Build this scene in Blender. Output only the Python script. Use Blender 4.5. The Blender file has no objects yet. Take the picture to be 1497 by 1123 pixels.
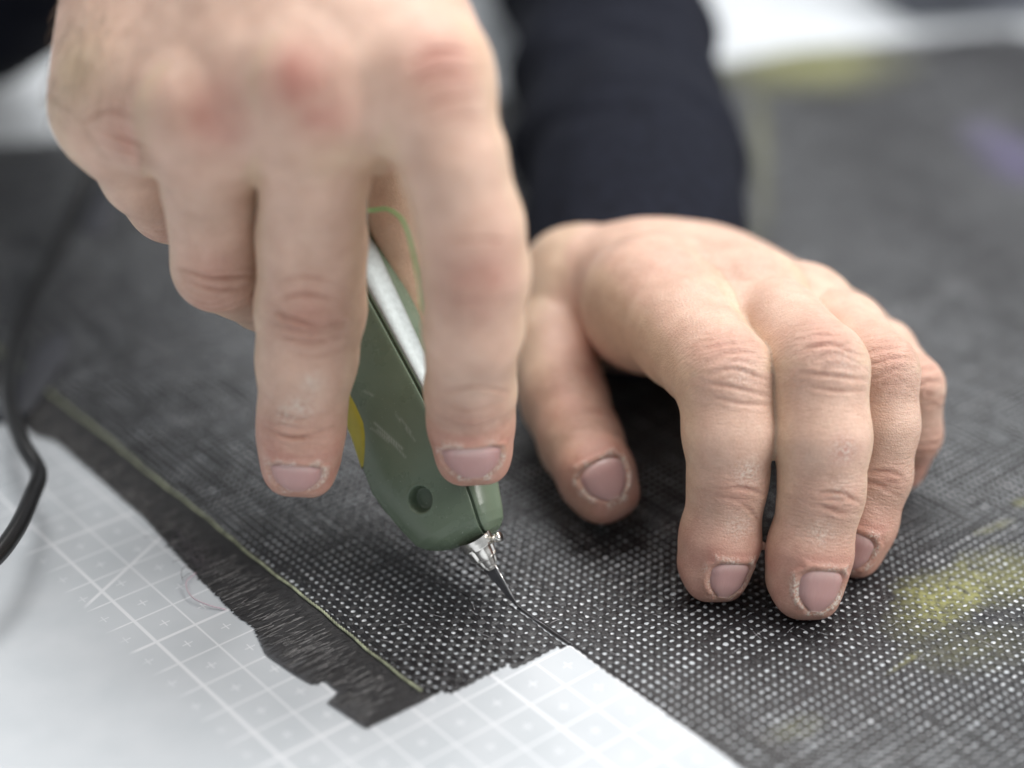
import bpy, math, random
import numpy as np

# ------------------------------------------------------------------ camera, world, lamps, exposure
S = 0.01                                     # the numbers below are centimetres
FPX = 2600.0                                 # focal length in photo pixels (1497 px wide)
PIT = math.radians(29.077)
HC = 24.314                                  # camera height over the cutting mat, cm
C_, S_ = math.cos(PIT), math.sin(PIT)
sc = bpy.context.scene
col = sc.collection

cam_d = bpy.data.cameras.new('camera')
cam = bpy.data.objects.new('camera', cam_d)
col.objects.link(cam)
cam.location = (0, 0, HC * S)
cam.rotation_euler = (math.radians(90) - PIT, 0, 0)
cam_d.sensor_width = 36
cam_d.lens = 36 * FPX / 1497
cam_d.clip_start = 0.01
cam_d.clip_end = 50
cam_d.dof.use_dof = True
cam_d.dof.focus_distance = 0.4030
cam_d.dof.aperture_fstop = 3.4
cam_d.dof.aperture_blades = 0
sc.camera = cam

w = bpy.data.worlds.new('World')
sc.world = w
w.use_nodes = True
w.node_tree.nodes['Background'].inputs['Color'].default_value = (0.93, 0.97, 1.0, 1)
w.node_tree.nodes['Background'].inputs['Strength'].default_value = 0.36


def area(name, loc, target, sx, sy, power, color):
    l = bpy.data.lights.new(name, 'AREA')
    l.shape = 'RECTANGLE'; l.size = sx; l.size_y = sy
    l.energy = power; l.color = color
    o = bpy.data.objects.new(name, l)
    col.objects.link(o)
    o.location = loc
    from mathutils import Vector
    o.rotation_euler = (Vector(target) - Vector(loc)).to_track_quat('-Z', 'Y').to_euler()
    return o


area('ceiling_or_fill_lamp', (0.28, 1.12, 1.8), (0, 0.36, 0.03), 1.7, 1.0, 48, (1, 0.985, 0.965))
area('ceiling_or_fill_lamp', (-0.9, -0.1, 1.9), (0, 0.36, 0.03), 1.2, 0.8, 5, (1, 0.985, 0.97))  # weak fill added at the front left, not a ceiling fixture
area('ceiling_or_fill_lamp', (1.45, -0.10, 1.2), (0, 0.36, 0.03), 1.0, 0.7, 27, (1, 0.965, 0.93))  # low fill added at the right front to brighten the fingers, no ceiling fixture

sc.view_settings.view_transform = 'Standard'
sc.view_settings.look = 'None'
sc.view_settings.exposure = 0.0
sc.view_settings.gamma = 1.0

# ------------------------------------------------------------------ helpers
rng = np.random.RandomState(7)
random.seed(7)


def P(px, py, d):                            # a photo pixel at depth d (cm) -> world point (cm)
    x = (px - 748.5) / FPX * d
    u = -(py - 561.5) / FPX * d
    return np.array([x, d * C_ + u * S_, HC + u * C_ - d * S_])


def dz(px, py, z):                           # depth at which that pixel has height z
    k = -(py - 561.5) / FPX
    return (z - HC) / (k * C_ - S_)


def Pz(px, py, z):
    return P(px, py, dz(px, py, z))


YAW = math.radians(39.808)                   # direction of the cutting-mat grid
OFF = np.array([-11.903, 35.086])
UA = np.array([math.sin(YAW), -math.cos(YAW)])
VB = np.array([math.cos(YAW), math.sin(YAW)])


def G(u, v, z=0.0):                          # mat grid coordinate (cm) -> world (cm)
    u = np.asarray(u, float); v = np.asarray(v, float)
    z = np.broadcast_to(np.asarray(z, float), np.broadcast(u, v).shape)
    return np.stack([OFF[0] + u * UA[0] + v * VB[0], OFF[1] + u * UA[1] + v * VB[1], z], -1)


def uv_of(p):
    q = np.asarray(p)[:2] - OFF
    return q @ UA, q @ VB


def norm(v):
    v = np.asarray(v, float)
    return v / (np.linalg.norm(v) + 1e-12)


def empty(name, loc, **props):
    o = bpy.data.objects.new(name, None)
    o.empty_display_size = 0.01
    col.objects.link(o)
    o.location = [c * S for c in loc]
    for k, v in props.items():
        o[k] = v
    return o


def mesh_obj(name, V, faces, mat, parent=None, smooth=True, attrs=None, uv=None, **props):
    """V in world cm; faces = list of tuples or an (n,4) array. Placed relative to its parent's origin."""
    V = np.asarray(V, float).reshape(-1, 3)
    root = np.zeros(3)
    o_parent = parent
    while o_parent is not None:
        root += np.array(o_parent.location) / S
        o_parent = o_parent.parent
    me = bpy.data.meshes.new(name)
    if isinstance(faces, np.ndarray):
        n, k = faces.shape
        me.vertices.add(len(V))
        me.vertices.foreach_set('co', ((V - root) * S).astype(np.float32).ravel())
        me.loops.add(n * k)
        me.loops.foreach_set('vertex_index', faces.astype(np.int32).ravel())
        me.polygons.add(n)
        me.polygons.foreach_set('loop_start', np.arange(n, dtype=np.int32) * k)
        me.update(calc_edges=True)
    else:
        me.from_pydata(((V - root) * S).tolist(), [], [tuple(f) for f in faces])
    me.validate()
    if smooth:
        me.polygons.foreach_set('use_smooth', np.ones(len(me.polygons), bool))
    if uv is not None:
        l = me.uv_layers.new(name='UVMap')
        idx = np.empty(len(me.loops), np.int32)
        me.loops.foreach_get('vertex_index', idx)
        l.data.foreach_set('uv', np.asarray(uv, np.float32)[idx].ravel())
    for an, (ty, dat) in (attrs or {}).items():
        a = me.attributes.new(an, ty, 'POINT')
        key = {'FLOAT_COLOR': 'color', 'FLOAT_VECTOR': 'vector', 'FLOAT': 'value'}[ty]
        a.data.foreach_set(key, np.asarray(dat, np.float32).ravel())
    me.materials.append(mat)
    me.update()
    o = bpy.data.objects.new(name, me)
    col.objects.link(o)
    if parent is not None:
        o.parent = parent
    for k, v in props.items():
        o[k] = v
    return o


def tube(pts, rads, seg=16, cap=True, flat=1.0, up=(0, 0, 1)):
    """swept tube; returns V, F list"""
    pts = np.asarray(pts, float); n = len(pts)
    rads = np.broadcast_to(np.asarray(rads, float), (n,))
    T = np.gradient(pts, axis=0)
    T /= np.linalg.norm(T, axis=1, keepdims=True) + 1e-12
    upv = np.asarray(up, float)
    V = []; F = []
    ang = np.arange(seg) / seg * 2 * math.pi
    a = None
    for i in range(n):
        if a is None:
            a = np.cross(T[i], upv)
            if np.linalg.norm(a) < 1e-3:
                a = np.cross(T[i], (1, 0, 0))
        a = norm(a - T[i] * (a @ T[i]))
        b = np.cross(T[i], a)
        V.append(pts[i] + rads[i] * (np.cos(ang)[:, None] * a + flat * np.sin(ang)[:, None] * b))
    V = np.concatenate(V)
    for i in range(n - 1):
        for j in range(seg):
            k = (j + 1) % seg
            F.append((i * seg + j, i * seg + k, (i + 1) * seg + k, (i + 1) * seg + j))
    if cap:
        F.append(tuple(range(seg))[::-1])
        F.append(tuple((n - 1) * seg + j for j in range(seg)))
    return V, F


def spline(pts, n):
    """Catmull-Rom through pts"""
    pts = np.asarray(pts, float)
    p = np.concatenate([[2 * pts[0] - pts[1]], pts, [2 * pts[-1] - pts[-2]]])
    out = []
    m = len(pts) - 1
    for t in np.linspace(0, m, n):
        i = min(int(t), m - 1); f = t - i
        a, b, c, d = p[i], p[i + 1], p[i + 2], p[i + 3]
        out.append(0.5 * ((2 * b) + (-a + c) * f + (2 * a - 5 * b + 4 * c - d) * f * f + (-a + 3 * b - 3 * c + d) * f ** 3))
    return np.array(out)


def sstep(x, a, b):
    t = np.clip((x - a) / (b - a), 0, 1)
    return t * t * (3 - 2 * t)


_lat = np.random.RandomState(3).rand(32, 32, 32).astype(np.float32)


def vnoise(p):
    p = np.asarray(p, np.float32)
    i = np.floor(p).astype(np.int32); f = p - i
    f = f * f * (3 - 2 * f)
    i0 = i & 31; i1 = (i + 1) & 31
    def L(a, b, c): return _lat[a, b, c]
    x0, y0, z0 = i0[:, 0], i0[:, 1], i0[:, 2]; x1, y1, z1 = i1[:, 0], i1[:, 1], i1[:, 2]
    fx, fy, fz = f[:, 0], f[:, 1], f[:, 2]
    c00 = L(x0, y0, z0) * (1 - fx) + L(x1, y0, z0) * fx
    c10 = L(x0, y1, z0) * (1 - fx) + L(x1, y1, z0) * fx
    c01 = L(x0, y0, z1) * (1 - fx) + L(x1, y0, z1) * fx
    c11 = L(x0, y1, z1) * (1 - fx) + L(x1, y1, z1) * fx
    return (c00 * (1 - fy) + c10 * fy) * (1 - fz) + (c01 * (1 - fy) + c11 * fy) * fz


# ------------------------------------------------------------------ materials
def new_mat(name):
    m = bpy.data.materials.new(name)
    m.use_nodes = True
    nt = m.node_tree
    return m, nt, nt.nodes['Principled BSDF']


def N(nt, ty, **kw):
    n = nt.nodes.new(ty)
    for k, v in kw.items():
        if k in n.inputs:
            n.inputs[k].default_value = v
        else:
            setattr(n, k, v)
    return n


def math_n(nt, op, a, b=None, c=None, clamp=False):
    n = nt.nodes.new('ShaderNodeMath'); n.operation = op; n.use_clamp = clamp
    for i, x in enumerate((a, b, c)):
        if x is None: continue
        if isinstance(x, (int, float)): n.inputs[i].default_value = x
        else: nt.links.new(x, n.inputs[i])
    return n.outputs[0]


def ramp(nt, fac, stops):
    r = nt.nodes.new('ShaderNodeValToRGB')
    e = r.color_ramp.elements
    while len(e) < len(stops): e.new(0.5)
    for el, (p, c) in zip(e, stops):
        el.position = p
        el.color = (*c, 1) if len(c) == 3 else c
    nt.links.new(fac, r.inputs[0])
    return r.outputs[0]


def mixc(nt, fac, a, b, mode='MIX'):
    n = nt.nodes.new('ShaderNodeMix'); n.data_type = 'RGBA'; n.blend_type = mode
    for s, x in ((n.inputs[0], fac), (n.inputs[6], a), (n.inputs[7], b)):
        if isinstance(x, (int, float)): s.default_value = x
        elif isinstance(x, tuple): s.default_value = (*x, 1)
        else: nt.links.new(x, s)
    return n.outputs[2]


def mapped(nt, src, scale=(1, 1, 1)):
    n = nt.nodes.new('ShaderNodeMapping')
    n.inputs['Scale'].default_value = scale
    nt.links.new(src, n.inputs[0])
    return n.outputs[0]


def noise(nt, vec, scale, detail=4, rough=0.5):
    n = nt.nodes.new('ShaderNodeTexNoise')
    n.inputs['Scale'].default_value = scale
    n.inputs['Detail'].default_value = detail
    n.inputs['Roughness'].default_value = rough
    if vec is not None: nt.links.new(vec, n.inputs['Vector'])
    return n.outputs['Fac']


def bump(nt, h, dist, strength=1.0, prev=None):
    b = nt.nodes.new('ShaderNodeBump')
    b.inputs['Strength'].default_value = strength
    b.inputs['Distance'].default_value = dist
    nt.links.new(h, b.inputs['Height'])
    if prev is not None: nt.links.new(prev, b.inputs['Normal'])
    return b.outputs[0]


def simple_mat(name, color, rough=0.5, metal=0.0, nscale=0, namp=0.15, bscale=0, bdist=0.0002, coat=0.0):
    m, nt, b = new_mat(name)
    b.inputs['Roughness'].default_value = rough
    b.inputs['Metallic'].default_value = metal
    b.inputs['Coat Weight'].default_value = coat
    tc = nt.nodes.new('ShaderNodeTexCoord').outputs['Object']
    f = noise(nt, tc, nscale or 60)
    lo = tuple(c * (1 - namp) for c in color); hi = tuple(min(1, c * (1 + namp)) for c in color)
    nt.links.new(ramp(nt, f, [(0.3, lo), (0.7, hi)]), b.inputs['Base Color'])
    if bscale:
        nt.links.new(bump(nt, noise(nt, tc, bscale, 6), bdist), b.inputs['Normal'])
    return m


def skin_mat():
    m, nt, b = new_mat('skin')
    at = N(nt, 'ShaderNodeAttribute', attribute_name='Col').outputs['Color']
    fs = N(nt, 'ShaderNodeAttribute', attribute_name='fsb').outputs['Vector']
    tc = nt.nodes.new('ShaderNodeTexCoord').outputs['Object']
    mott = noise(nt, tc, 220, 5, 0.6)
    c1 = mixc(nt, 0.35, at, ramp(nt, mott, [(0.35, (0.80, 0.70, 0.66)), (0.65, (1.12, 1.16, 1.18))]), 'MULTIPLY')
    fleck = noise(nt, tc, 1500, 3, 0.6)
    c2 = mixc(nt, 0.22, c1, ramp(nt, fleck, [(0.40, (0.78, 0.70, 0.66)), (0.62, (1.1, 1.1, 1.1))]), 'MULTIPLY')
    dry = N(nt, 'ShaderNodeAttribute', attribute_name='dry').outputs['Fac']
    dn = noise(nt, tc, 1700, 4, 0.75)
    dmask = math_n(nt, 'MULTIPLY', ramp(nt, dn, [(0.46, (0, 0, 0)), (0.58, (1, 1, 1))]), dry, clamp=True)
    c3 = mixc(nt, dmask, c2, (0.86, 0.77, 0.68))
    nt.links.new(c3, b.inputs['Base Color'])
    # fine transverse wrinkles follow the finger coordinates, pores follow the skin
    wr = noise(nt, mapped(nt, fs, (1, 0.22, 1)), 14, 4, 0.65)
    wmask = N(nt, 'ShaderNodeAttribute', attribute_name='wr').outputs['Fac']
    h1 = math_n(nt, 'MULTIPLY', wr, math_n(nt, 'MULTIPLY_ADD', wmask, 0.9, 0.12))
    vo = nt.nodes.new('ShaderNodeTexVoronoi')
    vo.feature = 'DISTANCE_TO_EDGE'
    vo.inputs['Scale'].default_value = 1500
    nt.links.new(tc, vo.inputs['Vector'])
    n1 = bump(nt, vo.outputs['Distance'], 0.0005, 0.38)
    n2 = bump(nt, h1, 0.0011, 0.8, n1)
    n3 = bump(nt, dmask, 0.00018, 0.6, n2)
    nt.links.new(n3, b.inputs['Normal'])
    rr = math_n(nt, 'MULTIPLY_ADD', mott, 0.22, 0.36)
    nt.links.new(rr, b.inputs['Roughness'])
    b.inputs['Subsurface Weight'].default_value = 0.16
    b.inputs['Subsurface Radius'].default_value = (1.0, 0.36, 0.18)
    b.inputs['Subsurface Scale'].default_value = 0.0035
    b.inputs['Specular IOR Level'].default_value = 0.42
    return m


def nail_mat():
    m, nt, b = new_mat('nail')
    at = N(nt, 'ShaderNodeAttribute', attribute_name='Col').outputs['Color']
    uvn = nt.nodes.new('ShaderNodeUVMap').outputs[0]
    st = noise(nt, mapped(nt, uvn, (30, 2.5, 1)), 1.0, 3, 0.6)
    c = mixc(nt, 0.35, at, ramp(nt, st, [(0.3, (0.82, 0.78, 0.8)), (0.7, (1.12, 1.12, 1.12))]), 'MULTIPLY')
    nt.links.new(c, b.inputs['Base Color'])
    nt.links.new(bump(nt, st, 0.00012, 0.6), b.inputs['Normal'])
    b.inputs['Roughness'].default_value = 0.30
    b.inputs['Subsurface Weight'].default_value = 0.15
    b.inputs['Subsurface Scale'].default_value = 0.002
    return m


def carbon_mat(name, paint=True):
    m, nt, b = new_mat(name)
    uvn = nt.nodes.new('ShaderNodeUVMap').outputs[0]
    fib = noise(nt, mapped(nt, uvn, (0.35, 16, 1)), 4.0, 3, 0.6)
    base = ramp(nt, fib, [(0.3, (0.006, 0.006, 0.007)), (0.72, (0.024, 0.024, 0.027))])
    per = noise(nt, mapped(nt, uvn, (0.02, 2.7, 1)), 3.0, 2, 0.5)          # tows differ a little from one another
    base = mixc(nt, 0.8, base, ramp(nt, per, [(0.3, (0.55, 0.55, 0.55)), (0.7, (1.7, 1.7, 1.75))]), 'MULTIPLY')
    tcn = nt.nodes.new('ShaderNodeNewGeometry')
    pos = tcn.outputs['Position']
    if paint:
        big = noise(nt, pos, 55, 5, 0.65)
        fine = noise(nt, pos, 520, 3, 0.6)
        med = noise(nt, pos, 190, 3, 0.6)
        def blob(cx, cy, rx, ry, rot, e0, e1, mul=1.0):
            mp = nt.nodes.new('ShaderNodeMapping'); mp.vector_type = 'TEXTURE'
            mp.inputs['Location'].default_value = (cx * S, cy * S, 0)
            mp.inputs['Rotation'].default_value = (0, 0, rot)
            mp.inputs['Scale'].default_value = (rx * S, ry * S, 1)
            nt.links.new(pos, mp.inputs[0])
            sep = nt.nodes.new('ShaderNodeSeparateXYZ'); nt.links.new(mp.outputs[0], sep.inputs[0])
            x2 = math_n(nt, 'POWER', math_n(nt, 'ABSOLUTE', sep.outputs[0]), 2.0)
            y2 = math_n(nt, 'POWER', math_n(nt, 'ABSOLUTE', sep.outputs[1]), 2.0)
            r = math_n(nt, 'SQRT', math_n(nt, 'ADD', x2, y2))
            r = math_n(nt, 'MULTIPLY_ADD', big, 1.5, math_n(nt, 'ADD', r, -0.75))
            r = math_n(nt, 'MULTIPLY_ADD', med, 0.7, math_n(nt, 'ADD', r, -0.35))
            mr = nt.nodes.new('ShaderNodeMapRange')
            mr.inputs['From Min'].default_value = e1; mr.inputs['From Max'].default_value = e0
            nt.links.new(r, mr.inputs['Value'])
            return math_n(nt, 'MULTIPLY', mr.outputs[0], mul)
        f = None
        for bl in PAINT:
            x = blob(*bl)
            f = x if f is None else math_n(nt, 'MAXIMUM', f, x)
        f = math_n(nt, 'MULTIPLY', f, math_n(nt, 'MULTIPLY_ADD', fine, 3.4, -0.95, clamp=True), clamp=True)
        base = mixc(nt, f, base, (0.25, 0.25, 0.085))
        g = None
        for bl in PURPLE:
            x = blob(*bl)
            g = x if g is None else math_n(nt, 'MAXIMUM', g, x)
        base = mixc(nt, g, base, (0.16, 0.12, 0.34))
        rr = math_n(nt, 'MULTIPLY_ADD', fib, 0.22, 0.17)
    else:
        rr = math_n(nt, 'MULTIPLY_ADD', fib, 0.22, 0.25)
    nt.links.new(base, b.inputs['Base Color'])
    nt.links.new(rr, b.inputs['Roughness'])
    nt.links.new(bump(nt, fib, 0.00018, 0.9), b.inputs['Normal'])
    b.inputs['Specular IOR Level'].default_value = 0.58
    return m


# yellow over-spray on the fabric: centre x, y, radii, rotation, soft edge, strength
PAINT = [
    (10.1, 33.65, 1.7, 1.05, 0.45, 0.55, 1.05, 0.95),
    (11.8, 34.3, 1.9, 1.1, 0.35, 0.2, 1.2, 0.6),
    (9.3, 32.6, 1.0, 0.8, 0.3, 0.1, 1.2, 0.35),
    (12.9, 37.6, 0.35, 0.22, 0.4, 0.5, 1.0, 0.6),
    (11.9, 36.5, 0.7, 0.14, 0.55, 0.4, 1.1, 0.45),
    (8.7, 31.2, 0.7, 0.10, 0.72, 0.3, 1.1, 0.5),
    (10.2, 31.6, 1.6, 0.9, 0.3, 0.0, 1.2, 0.22),
    (5.9, 28.9, 0.8, 0.4, 0.5, 0.0, 1.1, 0.25),
    (9.6, 40.6, 0.3, 0.2, 0, 0.3, 1.1, 0.4),
    (12.4, 71.2, 4.2, 3.2, 0.25, 0.4, 1.15, 1.0),
    (9.3, 62.5, 0.30, 9.0, -0.10, 0.2, 1.15, 0.5),
    (7.7, 52.0, 0.35, 3.5, -0.10, 0.2, 1.15, 0.5),
]
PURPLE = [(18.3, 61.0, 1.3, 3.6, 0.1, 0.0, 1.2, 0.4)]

M_SKIN = skin_mat()
M_NAIL = nail_mat()
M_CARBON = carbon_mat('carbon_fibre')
M_CARBON_PLAIN = carbon_mat('carbon_fringe', False)
M_THREAD = simple_mat('stitch_thread', (0.42, 0.45, 0.31), 0.6, nscale=500, namp=0.5)
M_BODY = None


def mat_print():
    """cutting mat: white printed centimetre grid on a pale grey sheet; object axes are the grid axes"""
    m, nt, b = new_mat('cutting_mat')
    tc = nt.nodes.new('ShaderNodeTexCoord').outputs['Object']
    cm = mapped(nt, tc, (100, 100, 100))
    sep = nt.nodes.new('ShaderNodeSeparateXYZ'); nt.links.new(cm, sep.inputs[0])
    X, Y = sep.outputs[0], sep.outputs[1]

    def line(c, per, half, soft=0.012):
        d = math_n(nt, 'PINGPONG', c, per / 2.0)                 # 0 on the line
        mr = nt.nodes.new('ShaderNodeMapRange')
        mr.inputs['From Min'].default_value = half + soft; mr.inputs['From Max'].default_value = half - soft
        nt.links.new(d, mr.inputs['Value'])
        return mr.outputs[0]

    def mx(a, b_): return math_n(nt, 'MAXIMUM', a, b_)
    thin = mx(line(X, 1, 0.022), line(Y, 1, 0.022))
    X5 = X; Y5 = math_n(nt, 'ADD', Y, -1.0)
    thick = mx(line(X5, 5, 0.042), line(Y5, 5, 0.042))
    Xh = math_n(nt, 'ADD', X, 0.5); Yh = math_n(nt, 'ADD', Y, 0.5)
    dx = math_n(nt, 'PINGPONG', Xh, 0.5); dy = math_n(nt, 'PINGPONG', Yh, 0.5)
    def less(a, v): return math_n(nt, 'LESS_THAN', a, v)
    plus = mx(math_n(nt, 'MULTIPLY', less(dx, 0.014), less(dy, 0.13)),
              math_n(nt, 'MULTIPLY', less(dy, 0.014), less(dx, 0.13)))
    # the 60 degree guide line
    e = math_n(nt, 'ABSOLUTE', math_n(nt, 'MULTIPLY_ADD', Y, 0.5, math_n(nt, 'ADD', X, -3.0)))
    diag = math_n(nt, 'MULTIPLY', less(e, 0.05), math_n(nt, 'GREATER_THAN', Y, 0.35))
    allm = mx(mx(thin, thick), mx(plus, diag))
    # print fades out unevenly along the left edge
    fade_noise = noise(nt, cm, 1.2, 4, 0.6)
    lim = math_n(nt, 'MULTIPLY_ADD', fade_noise, 0.5, math_n(nt, 'MULTIPLY_ADD', X, -0.0, -0.25))
    mr = nt.nodes.new('ShaderNodeMapRange')
    mr.inputs['From Min'].default_value = 0.28; mr.inputs['From Max'].default_value = 0.62
    nt.links.new(math_n(nt, 'SUBTRACT', Y, lim), mr.inputs['Value'])
    allm = math_n(nt, 'MULTIPLY', allm, mr.outputs[0])
    grain = noise(nt, cm, 0.8, 4)
    basec = ramp(nt, grain, [(0.3, (0.515, 0.55, 0.58)), (0.7, (0.56, 0.59, 0.62))])
    nt.links.new(mixc(nt, allm, basec, (0.73, 0.75, 0.78)), b.inputs['Base Color'])
    b.inputs['Roughness'].default_value = 0.8
    b.inputs['Specular IOR Level'].default_value = 0.06
    nt.links.new(bump(nt, noise(nt, cm, 60, 3), 0.00005, 0.5), b.inputs['Normal'])
    return m


# ------------------------------------------------------------------ the setting: white table
tm = simple_mat('white_table', (0.80, 0.82, 0.84), 0.4, nscale=4, namp=0.04)
mesh_obj('table', [(-200, -60, -0.5), (200, -60, -0.5), (200, 150, -0.5), (-200, 150, -0.5),
                   (-200, -60, -4), (200, -60, -4), (200, 150, -4), (-200, 150, -4)],
         [(0, 1, 2, 3), (7, 6, 5, 4), (0, 4, 5, 1), (1, 5, 6, 2), (2, 6, 7, 3), (3, 7, 4, 0)], tm, smooth=False,
         kind='structure')
fm = simple_mat('grey_floor', (0.35, 0.36, 0.37), 0.5, nscale=2, namp=0.1)
mesh_obj('floor', [(-600, -600, -80), (600, -600, -80), (600, 600, -80), (-600, 600, -80)], [(0, 1, 2, 3)], fm,
         smooth=False, kind='structure')

# cutting mat, a thing: rounded slab whose object axes are its printed grid
mat_o = None


def build_cutting_mat():
    m = mat_print()
    u0, u1, v0, v1, r = -38.0, 30.0, -16.0, 58.0, 1.0
    loop = []
    for cx, cy, a0 in ((u1 - r, v1 - r, 0), (u0 + r, v1 - r, 90), (u0 + r, v0 + r, 180), (u1 - r, v0 + r, 270)):
        for k in range(7):
            a = math.radians(a0 + k * 15)
            loop.append((cx + r * math.cos(a), cy + r * math.sin(a)))
    n = len(loop)
    V = [(x * S, y * S, -0.00001) for x, y in loop] + [(x * S, y * S, -0.0045) for x, y in loop]
    F = [tuple(range(n)), tuple(range(2 * n - 1, n - 1, -1))]
    F += [(i, i + n, (i + 1) % n + n, (i + 1) % n) for i in range(n)]
    me = bpy.data.meshes.new('cutting_mat')
    me.from_pydata(V, [], F); me.materials.append(m); me.update()
    o = bpy.data.objects.new('cutting_mat', me); col.objects.link(o)
    o.location = (OFF[0] * S, OFF[1] * S, 0)
    o.rotation_euler = (0, 0, YAW - math.pi / 2)
    o['label'] = 'pale cutting mat with a white printed centimetre grid under the black fabric'
    o['category'] = 'cutting mat'
    return o


mat_o = build_cutting_mat()

# ------------------------------------------------------------------ woven carbon fabric
PITCH = 0.21
fabric = empty('carbon_fabric', (OFF[0], OFF[1], 0),
               label='black woven carbon fibre fabric with a fringed left edge and yellow overspray',
               category='fabric')


def in_frame(p):
    """loosely: does this world point (cm) fall inside the picture, with a margin"""
    x, y, z = p[..., 0], p[..., 1], p[..., 2]
    d = y * C_ - (z - HC) * S_
    u = y * S_ + (z - HC) * C_
    px = 748.5 + FPX * x / d; py = 561.5 - FPX * u / d
    return (px > -300) & (px < 1950) & (py > -60) & (py < 1450) & (d > 18)


def far_limit(u, v):                          # far border of the fabric on the table
    p = G(u, v)
    return p[..., 1] < 71.0 + 0.28 * (p[..., 0] - 12.8) + 2.2 * np.clip((p[..., 0] - 4) / 8, 0, 1)


def fabric_z(u, v):                           # the cloth is not perfectly flat
    return 0.013 + 0.003 * np.sin(u * 0.35 + 0.6 * v)


SLIT_U0, SLIT_V = 9.05, 8.0


def edge_u(v):
    return 11.0 - (8.0 - v) * 0.14


def tow_strip(kind, idx):
    """list of (V, F, UV) pieces of one tow clipped to the fabric"""
    step = PITCH / 2
    if kind == 'warp':
        vc = 4.50 + PITCH * idx
        s = np.arange(-37, 21.2, step)
        U, Vv = s, np.full_like(s, vc)
        ok = in_frame(G(U, Vv)) & far_limit(U, Vv)
        if vc < SLIT_V: ok &= U < edge_u(vc) - 0.02 * math.sin(idx * 2.3)
        ph = idx
        cells = U / PITCH
    else:
        uc = -37 + PITCH * (idx + 0.5)
        s = np.arange(4.395, 52, step)
        U, Vv = np.full_like(s, uc), s
        ok = in_frame(G(U, Vv)) & far_limit(U, Vv)
        if uc > 10.98: ok &= Vv > SLIT_V + 0.03
        elif uc > edge_u(4.4):
            ok &= uc < edge_u(Vv)
        if uc > SLIT_U0: ok &= np.abs(Vv - SLIT_V) > 0.035
        ph = idx + 1
        cells = (Vv - 4.50) / PITCH
    if ok.sum() < 4: return []
    # over / under wave
    if kind == 'warp':
        c = (U + 37) / PITCH - 0.5
        wave = np.cos(math.pi * (c + idx))
    else:
        c = (Vv - 4.50) / PITCH
        wave = -np.cos(math.pi * (c + idx))
    r = np.random.RandomState(idx * 2 + (kind == 'warp'))
    hw = (0.0595 + 0.037 * np.abs(wave) ** 0.85) * (1 + 0.10 * r.randn() * 0.6 + 0.10 * np.interp(s, np.arange(s[0], s[-1] + 2, 0.31), r.randn(len(np.arange(s[0], s[-1] + 2, 0.31)))).clip(-1.5, 1.5) + 0.11 * np.interp(s, np.arange(s[0], s[-1] + 2, 1.3), r.randn(len(np.arange(s[0], s[-1] + 2, 1.3)))).clip(-1.3, 1.3))
    jit = 0.015 * np.interp(s, np.arange(s[0], s[-1] + 2, 0.9), r.randn(len(np.arange(s[0], s[-1] + 2, 0.9))))
    amp = 0.0075
    zc = amp * wave
    offs = np.array([-1, -0.45, 0.45, 1])
    arch = 0.008 * (1 - offs ** 2)
    pieces = []
    brk = np.flatnonzero(np.diff(np.concatenate([[0], ok.astype(int), [0]])))
    for a, b_ in zip(brk[::2], brk[1::2]):
        if b_ - a < 3: continue
        sl = slice(a, b_)
        k = b_ - a
        lat = offs[None, :] * hw[sl, None] + jit[sl, None]
        if kind == 'warp': uu = np.repeat(U[sl, None], 4, 1); vv = Vv[sl, None] + lat
        else: uu = U[sl, None] + lat; vv = np.repeat(Vv[sl, None], 4, 1)
        zz = fabric_z(uu, vv) + zc[sl, None] + arch[None, :]
        V = G(uu, vv, zz).reshape(-1, 3)
        i = np.arange(k - 1)[:, None] * 4 + np.arange(3)[None, :]
        F = np.stack([i, i + 1, i + 5, i + 4], -1).reshape(-1, 4)
        if kind == 'warp': F = F[:, ::1]
        else: F = F[:, ::-1]
        UVc = np.stack([np.repeat(s[sl, None], 4, 1), np.repeat(offs[None, :] * 0.09, k, 0) + idx * 0.37], -1).reshape(-1, 2)
        pieces.append((V, F, UVc))
    return pieces


def join(pieces):
    V = np.concatenate([p[0] for p in pieces]); UVc = np.concatenate([p[2] for p in pieces])
    F = []; n = 0
    for p in pieces:
        F.append(p[1] + n); n += len(p[0])
    return V, np.concatenate(F), UVc


def build_tows():
    tipu, tipv = 9.1, 8.1
    for kind, rngidx, name in (('warp', range(0, 226), 'warp_tow'), ('weft', range(0, 277), 'weft_tow')):
        rest = []
        cand = []
        for i in rngidx:
            pc = tow_strip(kind, i)
            if pc: cand.append((i, pc))
        key = (lambda t: abs(4.5 + PITCH * t[0] - 9)) if kind == 'warp' else (lambda t: abs(-37 + PITCH * t[0] - 8))
        cand.sort(key=key)
        for k, (i, pc) in enumerate(cand):
            if k < 298:
                V, F, UVc = join(pc)
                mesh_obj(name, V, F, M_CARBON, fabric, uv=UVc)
            else:
                rest += pc
        if rest:
            V, F, UVc = join(rest)
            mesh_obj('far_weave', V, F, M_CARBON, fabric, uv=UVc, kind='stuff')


build_tows()


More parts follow.
